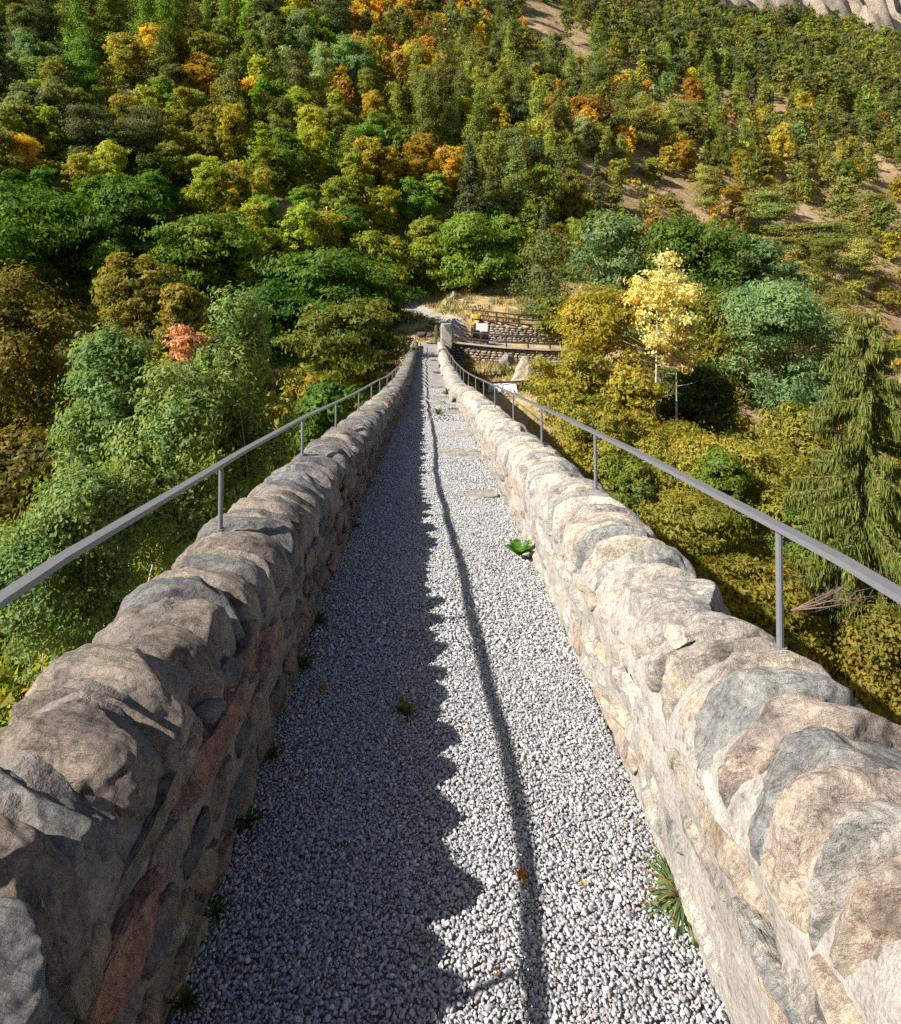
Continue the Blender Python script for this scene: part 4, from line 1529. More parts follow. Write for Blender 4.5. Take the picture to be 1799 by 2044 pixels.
def aspen(label, xb, yb, xt, yt, Z, ctop, cbot, cw, n, seed, colour, rad):
    pb, pt = img(xb, yb, Z), img(xt, yt, Z)
    g = T1(pb.x, pb.y) + EYE
    t = thing("aspen_tree", label, "tree", (pb.x, pb.y, g))
    r = np.random.default_rng(seed)
    mb = MB()
    n_ = 10
    k = np.linspace(0, 1, n_)
    path = np.stack([(pt.x - pb.x) * k + .05 * np.sin(k * 7 + seed), 0 * k, (pb.z - g) + (pt.z - pb.z) * k], -1)
    path = np.vstack([[0, 0, -.3], path])
    mb.tube(path, np.concatenate([[rad * 1.2], rad * (1 - .75 * k)]), 8)
    zc0, zc1 = img(xt, cbot, Z).z - g, img(xt, ctop, Z).z - g
    W = cw / FPX * Z
    xc = pt.x - pb.x
    twigs = []
    for q in range(30 if n > 3000 else 18):
        f = r.uniform(.35, .98)
        z = (pb.z - g) + (pt.z - pb.z) * f
        a = r.uniform(0, 6.28)
        L = W * .5 * r.uniform(.35, 1.0) * (1.1 - f * .6)
        s = np.array([np.interp(z, path[:, 2], path[:, 0]), 0, z])
        e = s + np.array([math.cos(a) * L, math.sin(a) * L, L * r.uniform(.0, .5)])
        mid = (s + e) / 2 + np.array([0, 0, -L * .05])
        mb.tube([s, mid, e], [rad * .20, rad * .11, .004], 4)
        twigs.append(e)
    link("trunk", mb.mesh("trunk", M['bark_pale'], True), t)
    c, nr, lv, _ = gen_broad(seed, n, 24, 170, .42, .032, .02, (.07, .15), .6)
    c = c * np.array([W / .86, W / .86, zc1 - zc0]) + np.array([xc, 0, zc0])
    link("crown", crown_mesh("crown", c, nr, lv, .085, seed, M['leaf']), t, color=colour)


aspen("pale yellow aspen with slim white trunk, the tallest on the right bank", 1304, 868, 1318, 500, 33, 492, 705, 170, 6000, 251, (.74, .64, .30), .068)
aspen("thinner aspen with sparse pale leaves right of the tall yellow one", 1347, 880, 1356, 600, 33.5, 640, 740, 120, 1800, 252, (.58, .42, .18), .06)


def spruce(label, x, ytop, ybot, wpx, Z, seed, n, colour):
    """big spruce with curtains of hanging twigs"""
    r = np.random.default_rng(seed)
    p0, p1 = img(x, ybot, Z), img(x, ytop, Z)
    g = T1(p0.x, p0.y) + EYE
    z0, H = p0.z - g, p1.z - p0.z
    t = thing("spruce_tree", label, "tree", (p0.x, p0.y, g))
    W = wpx / FPX * Z
    mb, br = MB(), MB()
    ks = np.linspace(0, 1, 10)
    mb.tube(np.stack([.04 * np.sin(ks * 5), 0 * ks, -.4 + (z0 + H + .4) * ks], -1), .19 * (1 - ks) + .012, 9)
    link("trunk", mb.mesh("trunk", M['bark'], True), t)
    C, D, S, LV = [], [], [], []
    zz = 0.0
    while zz < .985:
        R = W / 2 * (1 - zz) ** .72 * 1.08 + .10
        nb = 4
        a0 = r.uniform(0, 6.28)
        for q in range(nb):
            a = a0 + q * 2 * math.pi / nb + r.normal(0, .25)
            L = R * r.uniform(.72, 1.15)
            m = 9
            s = np.linspace(0, 1, m)
            zb = z0 + H * zz
            arch = (-.80 * s + .34 * s ** 2.2) * L * (1 - zz * .75) + .12 * L * (zz > .8) * s
            bend = r.normal(0, .12) * s ** 2 * L
            pts = np.stack([np.cos(a) * L * s - np.sin(a) * bend, np.sin(a) * L * s + np.cos(a) * bend, zb + arch], -1)
            br.tube(pts, np.linspace(.024, .006, m) * (1.2 - zz * .6), 4, cap=False)
            k = int(n * L / W * .0105)
            u = r.random(k) ** .75
            P = np.stack([np.interp(u, s, pts[:, i]) for i in range(3)], -1)
            side = np.array([-math.sin(a), math.cos(a), 0])
            spread = r.normal(0, .5, k) * .20 * L * (.35 + u * .4) * (1.15 - u * .55)
            P = P + side * spread[:, None] + np.array([0, 0, -1.0]) * (np.abs(spread) * .35)[:, None]
            hang = r.uniform(.14, .46, k) * (1.15 - .5 * zz)
            tw = r.random(k)
            C.append(P)
            D.append(unit(np.stack([np.cos(a) * .12 + r.normal(0, .16, k), np.sin(a) * .12 + r.normal(0, .16, k), -np.ones(k)], -1)))
            S.append(hang)
            LV.append(np.clip(r.beta(2, 2.4, k) * .85, 0, 1))
            # short needles on top of the branch
            k2 = k // 3
            u = r.random(k2)
            P = np.stack([np.interp(u, s, pts[:, i]) for i in range(3)], -1) + r.normal(0, .015, (k2, 3))
            C.append(P)
            D.append(unit(np.stack([np.cos(a) + r.normal(0, .5, k2), np.sin(a) + r.normal(0, .5, k2), .25 * np.ones(k2)], -1)))
            S.append(r.uniform(.06, .13, k2))
            LV.append(np.clip(r.random(k2) * .4 + .35, 0, 1))
        zz += (.017 + .016 * r.random()) * (1.0 if zz < .7 else .75)
    link("branches", br.mesh("branches", M['twig'], True), t)
    C, D, S, LV = np.concatenate(C), np.concatenate(D), np.concatenate(S), np.concatenate(LV)
    k = len(C)
    w = unit(np.cross(D, r.normal(size=(k, 3))))
    wd = (r.uniform(.010, .021, k))[:, None]
    mid = C + D * (S * .5)[:, None] + r.normal(0, .012, (k, 3))
    tip = C + D * S[:, None]
    V = np.stack([C, mid - w * wd, tip, mid + w * wd], 1).reshape(-1, 3)
    me = mesh_np("crown", V, np.arange(4 * k).reshape(k, 4), False, {"lv": ('FLOAT', 'FACE', LV)}, M['needle'])
    link("crown", me, t, color=colour)
    # cones
    V, F = MB(), None
    pick = r.choice(np.where(S > .12)[0], 45)
    for i in pick:
        V.tube([tip[i] * .98 + C[i] * .02, tip[i] + D[i] * .05, tip[i] + D[i] * .11], [.010, .022, .006], 6)
    link("cones", V.mesh("cones", simple_mat("spruce_cone", (.34, .17, .06), .7, .2, 30), True), t, kind="stuff")


spruce("large spruce with drooping olive needles at the right edge beside the handrail", 1728, 612, 1420, 430, 17, 261, 125000, (.185, .190, .046))
spruce("dark spruce half hidden behind the large spruce at the right edge", 1865, 800, 1500, 330, 20, 262, 42000, (.08, .10, .03))


# ------------------------------------------------------------------ the forest on the mountainside
LEAFN = 12000
LIB = {}
for _k in range(4):
    LIB['broad', _k] = gen_broad(300 + _k, LEAFN, 22 + _k, 380, .40, .026, .08 + .02 * _k, (.08, .16))[:3]
for _k in range(2):
    LIB['birch', _k] = gen_broad(320 + _k, LEAFN, 20, 300, .27, .026, .14, (.07, .13), .8)[:3]
for _k in range(3):
    LIB['larch', _k] = gen_conifer(330 + _k, LEAFN, .23 + .03 * _k, .8, .05, 22, 8, .05, .25, .10, .35)[:3]
for _k in range(3):
    LIB['pine', _k] = gen_pine(340 + _k, LEAFN)
for _k in range(2):
    LIB['fir', _k] = gen_conifer(350 + _k, LEAFN, .21, .9, .11, 24, 9, .03, .12)[:3]
for _k in range(2):
    LIB['bush', _k] = gen_broad(360 + _k, 3000, 8, 60, .5, .08, -.02, (.2, .32), .7)[:3]
LIB = {k: v[:3] for k, v in LIB.items()}
LEAFSZ = dict(broad=.0175, birch=.0145, larch=.013, pine=.0155, fir=.014, bush=.036)
VARS = {}
for (kd, vi) in LIB:
    VARS.setdefault(kd, []).append(vi)
CROWN_ME = {k: crown_mesh("crown", v[0], v[1], v[2], LEAFSZ[k[0]], 77, M['leaf'] if k[0] in ('broad', 'birch', 'bush') else M['needle'],
                          .62 if k[0] in ('broad', 'birch', 'bush') else .4, True) for k, v in LIB.items()}
TRUNK_ME = {
    'broad': [trunk_mesh("trunk", M['bark'], 400 + k, .72, .020, [(.2, .1, .6), (-.2, .1, .55), (.05, -.2, .7), (-.1, .2, .8), (.15, -.1, .85)], 0, 5, 5, -.08) for k in range(2)],
    'birch': [trunk_mesh("trunk", M['bark_pale'], 410 + k, .93, .012, [(.12, .06, .6), (-.12, .05, .7), (.05, -.12, .8)], 0, 5, 3, -.08) for k in range(2)],
    'larch': [trunk_mesh("trunk", M['bark'], 420, .97, .013, None, 0, 5, 0, -.08)],
    'pine': [trunk_mesh("trunk", M['bark'], 430 + k, .93, .016, [(.18, .06, .6), (-.2, .05, .7), (.05, -.15, .8)], .03, 5, 3, -.08) for k in range(2)],
    'fir': [trunk_mesh("trunk", M['bark'], 440, .97, .013, None, 0, 5, 0, -.08)],
    'bush': [trunk_mesh("trunk", M['bark'], 450, .6, .02, [(.2, .1, .6), (-.2, .1, .5), (.05, -.2, .6)], 0, 5, 3, -.08)],
}
CATW = dict(broad="tree", birch="tree", larch="larch", pine="pine", fir="fir", bush="bush")
NAMEW = dict(broad="broadleaf_tree", birch="birch_tree", larch="larch_tree", pine="pine_tree", fir="fir_tree", bush="bush")
SHAPEW = dict(broad="rounded broadleaf tree", birch="slender birch", larch="feathery larch", pine="shaggy pine", fir="pointed fir", bush="low bush")

def bare_dist(x, y):
    d = 1e9
    for x0, y0, x1, y1, w in BARE:
        dx, dy = x1 - x0, y1 - y0
        t = max(0, min(1, ((x - x0) * dx + (y - y0) * dy) / (dx * dx + dy * dy)))
        d = min(d, math.hypot(x - x0 - t * dx, y - y0 - t * dy) - w * .8)
    return d


# regions: (x, y, rx, ry, [(kind, colour, weight)...]); a tree takes one of the regions round it, near ones first
REG = [
    (200, 60, 330, 120, [('larch', 'larch', 4), ('larch', 'green', 2), ('broad', 'yellowgreen', 2), ('broad', 'olive', 2), ('broad', 'darkolive', 1), ('broad', 'gold', 1)]),
    (40, 190, 120, 120, [('broad', 'greygreen', 2), ('pine', 'pine', 2), ('broad', 'darkolive', 2), ('birch', 'greygreen', 1)]),
    (560, 130, 150, 90, [('broad', 'bright', 2), ('broad', 'green', 3), ('broad', 'darkolive', 2), ('pine', 'pine', 1), ('birch', 'greygreen', 1)]),
    (330, 230, 260, 90, [('broad', 'yellowgreen', 3), ('broad', 'olive', 3), ('broad', 'green', 2), ('broad', 'gold', 1), ('pine', 'pine', 1), ('larch', 'larch', 1)]),
    (180, 310, 180, 70, [('pine', 'pine', 3), ('broad', 'olive', 2), ('broad', 'darkolive', 2), ('broad', 'yellowgreen', 2), ('broad', 'gold', 1)]),
    (560, 350, 260, 110, [('broad', 'yellowgreen', 5), ('broad', 'olive', 2), ('bush', 'yellowgreen', 2), ('broad', 'green', 2), ('broad', 'gold', .5)]),
    (250, 440, 280, 70, [('broad', 'deep', 5), ('broad', 'green', 3), ('broad', 'yellowgreen', 1)]),
    (800, 480, 200, 90, [('broad', 'yellowgreen', 4), ('broad', 'green', 3), ('bush', 'yellowgreen', 2)]),
    (820, 370, 120, 70, [('broad', 'gold', 3), ('broad', 'yellowgreen', 3), ('broad', 'olive', 2), ('larch', 'larch', 1)]),
    (760, 50, 220, 70, [('broad', 'orange', 1.6), ('broad', 'gold', 2), ('broad', 'rust', 1.5), ('broad', 'brown', 1.5), ('pine', 'pine', 2), ('broad', 'olive', 2)]),
    (900, 180, 200, 100, [('broad', 'gold', 2), ('broad', 'olive', 3), ('larch', 'larch', 2.5), ('broad', 'rust', 1), ('broad', 'yellowgreen', 1), ('birch', 'olive', 1)]),
    (950, 320, 130, 110, [('larch', 'larch', 4), ('broad', 'olive', 2), ('pine', 'pine', 1), ('larch', 'darkolive', 2), ('broad', 'yellowgreen', 1)]),
    (1130, 230, 170, 90, [('broad', 'rust', 1.5), ('larch', 'larch', 3), ('broad', 'gold', 1.5), ('pine', 'pine', 2), ('broad', 'olive', 2), ('broad', 'orange', .8)]),
    (1180, 70, 260, 80, [('pine', 'pine', 5), ('pine', 'darkolive', 2), ('broad', 'gold', .8), ('larch', 'larch', 2), ('broad', 'rust', .6), ('broad', 'olive', 1)]),
    (1450, 90, 330, 90, [('pine', 'pine', 4), ('pine', 'darkolive', 4), ('larch', 'larch', 3), ('broad', 'olive', 1), ('broad', 'brown', .5)]),
    (1420, 250, 260, 90, [('larch', 'larch', 3), ('broad', 'gold', 1.5), ('broad', 'rust', 1), ('pine', 'darkolive', 2), ('broad', 'olive', 2), ('broad', 'orange', .8), ('birch', 'greygreen', 1)]),
    (1700, 180, 220, 110, [('pine', 'darkolive', 4), ('pine', 'pine', 2), ('larch', 'larch', 3), ('broad', 'greygreen', 1.5), ('broad', 'yellowgreen', 1), ('broad', 'rust', .7)]),
    (1650, 370, 200, 90, [('broad', 'olive', 2), ('pine', 'darkolive', 2), ('broad', 'gold', 1), ('larch', 'larch', 2), ('broad', 'brown', 1.5), ('bush', 'olive', 2)]),
    (1680, 480, 170, 80, [('pine', 'darkolive', 4), ('bush', 'olive', 3), ('broad', 'brown', 1), ('bush', 'darkolive', 2)]),
    (1330, 380, 220, 60, [('bush', 'olive', 3), ('bush', 'darkolive', 2), ('broad', 'olive', 2), ('broad', 'gold', 1), ('pine', 'darkolive', 1)]),
    (1110, 420, 120, 80, [('broad', 'yellowgreen', 2), ('broad', 'olive', 2), ('fir', 'pine', 1), ('larch', 'larch', 1)]),
]


def pick_kind(x, y, r):
    best = []
    for rx in REG:
        d = ((x - rx[0]) / rx[2]) ** 2 + ((y - rx[1]) / rx[3]) ** 2
        best.append((math.exp(-d * 1.6), rx[4]))
    tot = sum(b[0] for b in best)
    q = r.random() * tot
    for w, lst in best:
        q -= w
        if q <= 0:
            break
    tw = sum(a[2] for a in lst)
    q = r.random() * tw
    for kd, cn, w in lst:
        q -= w
        if q <= 0:
            return kd, cn
    return lst[0][:2]


# trees read off the picture: centre x, y, width, height in picture points, kind, colour
ACCENT = [
    (402, 158, 85, 78, 'broad', 'orange'), (425, 195, 45, 42, 'broad', 'rust'), (466, 275, 92, 105, 'broad', 'gold'), (505, 192, 70, 48, 'broad', 'gold'), (388, 232, 62, 70, 'broad', 'greygreen'),
    (810, 36, 66, 62, 'broad', 'gold'), (690, 40, 75, 42, 'broad', 'orange'), (728, 48, 50, 44, 'broad', 'gold'), (845, 172, 72, 62, 'broad', 'gold'), (748, 235, 85, 75, 'broad', 'gold'),
    (752, 275, 80, 80, 'broad', 'bright'), (830, 340, 92, 80, 'broad', 'gold'), (898, 350, 90, 90, 'broad', 'gold'), (1175, 240, 98, 80, 'broad', 'orange'), (1095, 240, 70, 70, 'broad', 'gold'),
    (703, 140, 85, 98, 'birch', 'greygreen'), (645, 150, 60, 90, 'birch', 'greygreen'), (583, 82, 75, 70, 'broad', 'bright'), (500, 50, 80, 62, 'broad', 'bright'), (545, 55, 78, 60, 'broad', 'green'),
    (290, 60, 100, 150, 'larch', 'green'), (215, 50, 85, 130, 'larch', 'larch'), (130, 45, 75, 120, 'larch', 'larch'), (385, 70, 75, 110, 'larch', 'darkolive'), (50, 130, 70, 110, 'broad', 'greygreen'),
    (250, 130, 110, 95, 'broad', 'olive'), (345, 180, 75, 80, 'broad', 'darkolive'), (150, 230, 110, 80, 'broad', 'olive'), (60, 210, 100, 70, 'broad', 'yellowgreen'), (170, 290, 100, 110, 'pine', 'pine'),
    (250, 320, 120, 90, 'pine', 'pine'), (245, 240, 90, 80, 'broad', 'gold'), (40, 265, 80, 90, 'broad', 'olive'), (40, 320, 90, 80, 'broad', 'gold'), (150, 345, 45, 60, 'broad', 'green'),
    (590, 230, 90, 80, 'broad', 'yellowgreen'), (620, 270, 85, 90, 'broad', 'yellowgreen'), (560, 290, 80, 90, 'broad', 'olive'), (530, 350, 100, 80, 'broad', 'yellowgreen'), (400, 350, 110, 60, 'broad', 'yellowgreen'),
    (460, 430, 70, 80, 'broad', 'gold'), (520, 440, 90, 80, 'broad', 'green'), (600, 470, 90, 80, 'broad', 'yellowgreen'), (680, 400, 90, 70, 'broad', 'yellowgreen'), (700, 310, 80, 90, 'larch', 'larch'),
    (650, 480, 100, 80, 'broad', 'yellowgreen'), (760, 440, 100, 90, 'broad', 'yellowgreen'), (830, 430, 100, 90, 'broad', 'green'), (870, 390, 70, 60, 'broad', 'yellowgreen'), (700, 470, 90, 80, 'broad', 'green'),
    (950, 300, 90, 140, 'larch', 'larch'), (1000, 340, 80, 130, 'larch', 'darkolive'), (895, 270, 75, 100, 'larch', 'larch'), (1060, 320, 60, 70, 'birch', 'greygreen'), (980, 400, 90, 90, 'larch', 'darkolive'),
    (1080, 415, 110, 120, 'broad', 'yellowgreen'), (1140, 415, 80, 110, 'broad', 'olive'), (1118, 370, 70, 130, 'fir', 'pine'), (960, 190, 60, 80, 'broad', 'olive'), (1010, 160, 60, 70, 'broad', 'gold'),
    (960, 85, 50, 50, 'broad', 'gold'), (1000, 60, 45, 45, 'broad', 'gold'), (1240, 220, 60, 90, 'larch', 'larch'), (1280, 260, 60, 95, 'pine', 'darkolive'), (1380, 195, 60, 60, 'broad', 'orange'),
    (1330, 330, 60, 50, 'broad', 'gold'), (1300, 345, 50, 45, 'broad', 'yellowgreen'), (1370, 320, 60, 60, 'broad', 'gold'), (1480, 345, 60, 70, 'broad', 'gold'), (1600, 220, 62, 50, 'broad', 'gold'),
    (1200, 300, 60, 70, 'broad', 'olive'), (1440, 300, 60, 90, 'larch', 'larch'), (1560, 310, 60, 90, 'broad', 'gold'), (1530, 440, 95, 85, 'pine', 'darkolive'), (1470, 410, 70, 60, 'broad', 'gold'),
    (1650, 500, 130, 80, 'pine', 'darkolive'), (1590, 490, 90, 60, 'pine', 'darkolive'), (1690, 370, 70, 80, 'broad', 'green'), (1740, 430, 80, 60, 'pine', 'darkolive'), (1770, 500, 60, 50, 'broad', 'gold'),
    (1300, 345, 60, 30, 'bush', 'darkolive'), (1230, 405, 70, 45, 'bush', 'olive'), (1340, 400, 55, 35, 'bush', 'darkolive'), (1560, 545, 60, 50, 'birch', 'gold'), (1775, 600, 80, 50, 'bush', 'olive'),
    (1700, 585, 60, 40, 'bush', 'olive'), (1480, 445, 45, 50, 'broad', 'brown'), (1430, 420, 40, 50, 'broad', 'gold'), (1240, 310, 60, 70, 'larch', 'larch'), (1130, 300, 60, 60, 'larch', 'larch'),
]


def visible_from_eye(x, y, z):
    """rough line of sight over the terrain"""
    for f in (.5, .65, .8, .9, .96):
        if T1(x * f, y * f) > (z) * f + 2.0:
            return False
    return True


trees = []       # dict(x, y, g, W, H, kind, col, px, py, ph)
_tr = random.Random(99)
for (x, y, w, h, kd, cn) in ACCENT:
    lo, hi = 45.0, 900.0
    # distance at which a tree of this pictured size stands on the ground: march outward
    Z = 45.0
    while Z < 900:
        p = img(x, y + h * .5, Z)
        if T1(p.x, p.y) >= p.z - EYE:
            break
        Z *= 1.01
    p = img(x, y + h * .5, Z)
    W, H = w / FPX * Z, h / FPX * Z
    extra = .18 if kd not in ('bush',) else 0
    trees.append(dict(x=p.x, y=p.y, g=T1(p.x, p.y), W=W, H=H * (1 + extra), kind=kd, col=cn, sx=x, sy=y, sh=h, acc=True))

# every other tree: scattered over the slope
G = 3.5
cand = []
for iy in range(int(52 / G), int(640 / G)):
    for ix in range(int(-130 / G), int(470 / G)):
        xx = (ix + _tr.random()) * G
        yy = (iy + _tr.random()) * G
        if abs(xx / yy + .03) > .78:
            continue
        d = math.hypot(xx, yy)
        if d > 120 and _tr.random() > (120 / d) ** .85:
            continue
        cand.append((xx, yy))
ca = np.array(cand)
hg = terrain(ca[:, 0], ca[:, 1])
cw = cliff_w(ca[:, 0], ca[:, 1])
occupied = [(t['x'], t['y'], t['W'] * .42) for t in trees]
grid = {}
for o in occupied:
    grid.setdefault((int(o[0] // 10), int(o[1] // 10)), []).append(o)
los = {}
for f in (.55, .7, .82, .9, .95):
    los[f] = terrain(ca[:, 0] * f, ca[:, 1] * f)
for i, (xx, yy) in enumerate(cand):
    g = hg[i]
    if cw[i] > 1 or g > 330:
        continue
    if yy < 72 and -7 < xx < 30:
        continue
    if trail_dist(np.array([xx]), np.array([yy]))[0] < 2.2:
        continue
    if .866 * yy - .5 * xx < 44:
        continue
    if any(los[f][i] > (g + 6) * f + 1.5 for f in los):
        continue
    sx, sy = CX + xx / yy * FPX, CY - g / yy * FPX
    if sy < -70 or sx < -160 or sx > 1960:
        continue
    kd, cn = pick_kind(sx, sy - 15, _tr)
    H = dict(broad=5.4, birch=7.4, larch=9.6, pine=7.6, fir=10, bush=2.3)[kd] * _tr.uniform(.7, 1.25)
    if sx > 1150 and sy > 300:
        H *= .85
    H *= 1 + .55 * min(1, max(0, yy - 170) / 150)
    W = H * dict(broad=.80, birch=.55, larch=.46, pine=.58, fir=.40, bush=1.5)[kd] * _tr.uniform(.85, 1.2)
    sh = H / yy * FPX
    bd = min(bare_dist(sx, sy), bare_dist(sx, sy - sh * .5), bare_dist(sx, sy - sh * .9))
    if bd < 0 and _tr.random() < (.96 if bd < -7 else .6):
        continue
    if sx > 1250 and 300 < sy < 660 and _tr.random() < .04:
        continue
    c = (int(xx // 10), int(yy // 10))
    if any(math.hypot(xx - o[0], yy - o[1]) < o[2] for a in (-1, 0, 1) for b in (-1, 0, 1) for o in grid.get((c[0] + a, c[1] + b), ())):
        continue
    trees.append(dict(x=xx, y=yy, g=g, W=W, H=H, kind=kd, col=cn, sx=sx, sy=sy - sh * .5, sh=sh, acc=False))

for t in trees:
    t['vi'] = _tr.choice(VARS[t['kind']])
    t['rz'] = _tr.uniform(0, 6.28)
    j = [_tr.uniform(.62, 1.3), _tr.uniform(.85, 1.15)]
    b = np.array(C_[t['col']])
    t['rgb'] = tuple(np.clip(b * np.array([j[0] * j[1], j[0], j[0] * _tr.uniform(.8, 1.2)]), .005, .7))
    inside = -20 < t['sx'] < 1819 and -10 < t['sy'] < 700
    t['rank'] = t['sh'] * (1 if inside else .05) * (1.6 if t['acc'] else 1)
trees.sort(key=lambda t: -t['rank'])
things, rest = trees[:258], trees[258:]


# words that single out a tree on the slope
def col_word(x):
    for lim, w in ((110, "at the left edge of the photo"), (330, "toward the left of the slope"), (560, "left of the tall willow's line"), (760, "left of the bridge end"),
                   (960, "straight above the bridge end"), (1150, "above the upper wooden fence"), (1300, "above and left of the yellow aspen"),
                   (1450, "above and right of the yellow aspen"), (1640, "above the blue green bushy tree"), (9999, "above the spruce at the right edge")):
        if x < lim:
            return w


def row_word(y):
    for lim, w in ((60, "along the top edge"), (130, "high on the slope"), (210, "upper middle slope"), (290, "middle slope"), (370, "lower middle slope"), (460, "low on the slope"),
                   (9999, "at the slope's foot")):
        if y < lim:
            return w


groups = {}
for t in things:
    nearest = sorted((o for o in things if o is not t), key=lambda o: (o['sx'] - t['sx']) ** 2 + (o['sy'] - t['sy']) ** 2)
    t['base_label'] = f"{CWORD[t['col']]} {SHAPEW[t['kind']]} {row_word(t['sy'])}, {col_word(t['sx'])}"
    groups.setdefault(t['base_label'], []).append(t)
ORD = {2: ["left one", "right one"], 3: ["leftmost", "middle one", "rightmost"], 4: ["leftmost", "second from left", "third from left", "rightmost"],
       5: ["leftmost", "second from left", "middle one", "fourth from left", "rightmost"]}
for lab, ts in groups.items():
    ts.sort(key=lambda t: t['sx'])
    n = len(ts)
    for k, t in enumerate(ts):
        if n == 1:
            t['label'] = lab
        elif n in ORD:
            t['label'] = f"{ORD[n][k]} of {['two', 'three', 'four', 'five'][n - 2]}: {lab}"
        else:
            q = ["first", "second", "third", "fourth", "fifth", "sixth", "seventh", "eighth", "ninth", "tenth", "eleventh", "twelfth"]
            t['label'] = f"{q[min(k, 11)]} from left: {lab}"
        t['label'] = " ".join(t['label'].split()[:16])

for t in things:
    e = thing(NAMEW[t['kind']], t['label'], CATW[t['kind']], (t['x'], t['y'], t['g'] + EYE), (0, 0, t['rz']), "trees on the mountainside")
    me = CROWN_ME[t['kind'], t['vi']]
    s = t['H'] / 1.02
    wn_ = {'broad': .92, 'birch': .62, 'larch': .52, 'pine': .66, 'fir': .44, 'bush': 1.15}[t['kind']]
    k = t['W'] / wn_
    link("crown", me, e, (0, 0, 0), (0, 0, 0), (k, k, s), color=t['rgb'])
    tm = TRUNK_ME[t['kind']]
    link("trunk", tm[int(t['rz'] * 7) % len(tm)], e, (0, 0, 0), (0, 0, 0), (k, k, s))

# all the smaller, farther trees as one mass
V, F, LV, TI, n = [], [], [], [], 0
rr = np.random.default_rng(77)
for t in rest:
    c, nr, lv = LIB[t['kind'], t['vi']]
    px = t['sh'] * .5
    m = int(np.clip(px * px * (.62 if t['kind'] in ('broad', 'birch', 'bush') else .85) * t['W'] / t['H'] * 1.3, 60, 1200))
    if t['sy'] + t['sh'] * .5 < -5 or t['sx'] < -40 or t['sx'] > 1840:
        m = max(30, m // 3)
    ii = rr.choice(len(c), m, replace=False)
    wn_ = {'broad': .92, 'birch': .62, 'larch': .52, 'pine': .66, 'fir': .44, 'bush': 1.15}[t['kind']]
    k = t['W'] / wn_
    ca_, sa_ = math.cos(t['rz']), math.sin(t['rz'])
    P = c[ii] * np.array([k, k, t['H'] / 1.02])
    P = np.stack([P[:, 0] * ca_ - P[:, 1] * sa_, P[:, 0] * sa_ + P[:, 1] * ca_, P[:, 2]], -1) + np.array([t['x'], t['y'], t['g'] + EYE])
    nn = nr[ii]
    nn = np.stack([nn[:, 0] * ca_ - nn[:, 1] * sa_, nn[:, 0] * sa_ + nn[:, 1] * ca_, nn[:, 2]], -1)
    sz = LEAFSZ[t['kind']] * k * math.sqrt(len(c) / m) * .74
    sz = min(sz, (.075 if t['kind'] in ('broad', 'birch', 'bush') else .055) * k)
    v, f = leaf_quads(P, nn, sz, rr, .6, True)
    V.append(v)
    F.append(f + n)
    n += len(v)
    LV.append(lv[ii])
    TI.append(np.tile(np.array([*t['rgb'], 1.0]), (m, 1)))
if V:
    me = mesh_np("distant_forest", np.concatenate(V), np.concatenate(F), False,
                 {"lv": ('FLOAT', 'FACE', np.concatenate(LV)), "tint": ('FLOAT_COLOR', 'FACE', np.concatenate(TI))}, M['leaf_stuff'])
    link("distant_forest", me, kind="stuff")
print("TREES", len(things), len(rest), "stuff quads", sum(len(f) for f in F))


# ------------------------------------------------------------------ undergrowth: low scrub between the trees, one mass
def scrub():
    r = np.random.default_rng(55)
    V, F, LV, TI, n = [], [], [], [], 0
    cnt = 0
    pts = []
    for _ in range(9500):
        yy = 20 * (8.5 ** r.random())
        xx = yy * r.uniform(-.72, .76)
        pts.append((xx, yy))
    pts = np.array(pts)
    hh = terrain(pts[:, 0], pts[:, 1])
    td = trail_dist(pts[:, 0], pts[:, 1])
    for (xx, yy), g, d in zip(pts, hh, td):
        sx, sy = CX + xx / yy * FPX, CY - g / yy * FPX
        if abs(xx) < 2.6 and yy < 51:
            continue
        meadow = -5 < xx < 19 and 40 < yy < 73
        if d < 1.3 or sy < -30:
            continue
        if meadow and r.random() < .93:
            continue
        bd = bare_dist(sx, sy)
        if bd < 0 and r.random() < .82:
            continue
        dens = 1.0 if sx < 1050 else .75
        if r.random() > dens:
            continue
        hgt = r.uniform(.5, 1.6) * (.4 if meadow else 1)
        wd = hgt * r.uniform(1.2, 2.2)
        c, nr, lv = LIB['bush', r.integers(0, 2)]
        px = hgt / yy * FPX * .5
        m = int(np.clip(px * px * .45, 12, 60))
        ii = r.choice(len(c), m, replace=False)
        P = c[ii] * np.array([wd, wd, hgt]) + np.array([xx, yy, g + EYE - .1])
        v, f = leaf_quads(P, nr[ii], min(.11 + .0016 * yy, .05 * wd * math.sqrt(3000 / m) * .42), r, .6, True)
        V.append(v)
        F.append(f + n)
        n += len(v)
        LV.append(lv[ii])
        if sx > 1150:
            cn = ['olive', 'brown', 'rust', 'darkolive', 'olive', 'gold'][r.integers(0, 6)]
        else:
            cn = ['yellowgreen', 'olive', 'green', 'darkolive', 'yellowgreen', 'gold', 'deep'][r.integers(0, 7)]
        col = np.array(C_[cn]) * r.uniform(.7, 1.15)
        TI.append(np.tile(np.array([*col, 1.0]), (m, 1)))
        cnt += m
    me = mesh_np("undergrowth", np.concatenate(V), np.concatenate(F), False,
                 {"lv": ('FLOAT', 'FACE', np.concatenate(LV)), "tint": ('FLOAT_COLOR', 'FACE', np.concatenate(TI))}, M['leaf_stuff'])
    link("undergrowth", me, kind="stuff")
    print("SCRUB quads", cnt)


scrub()


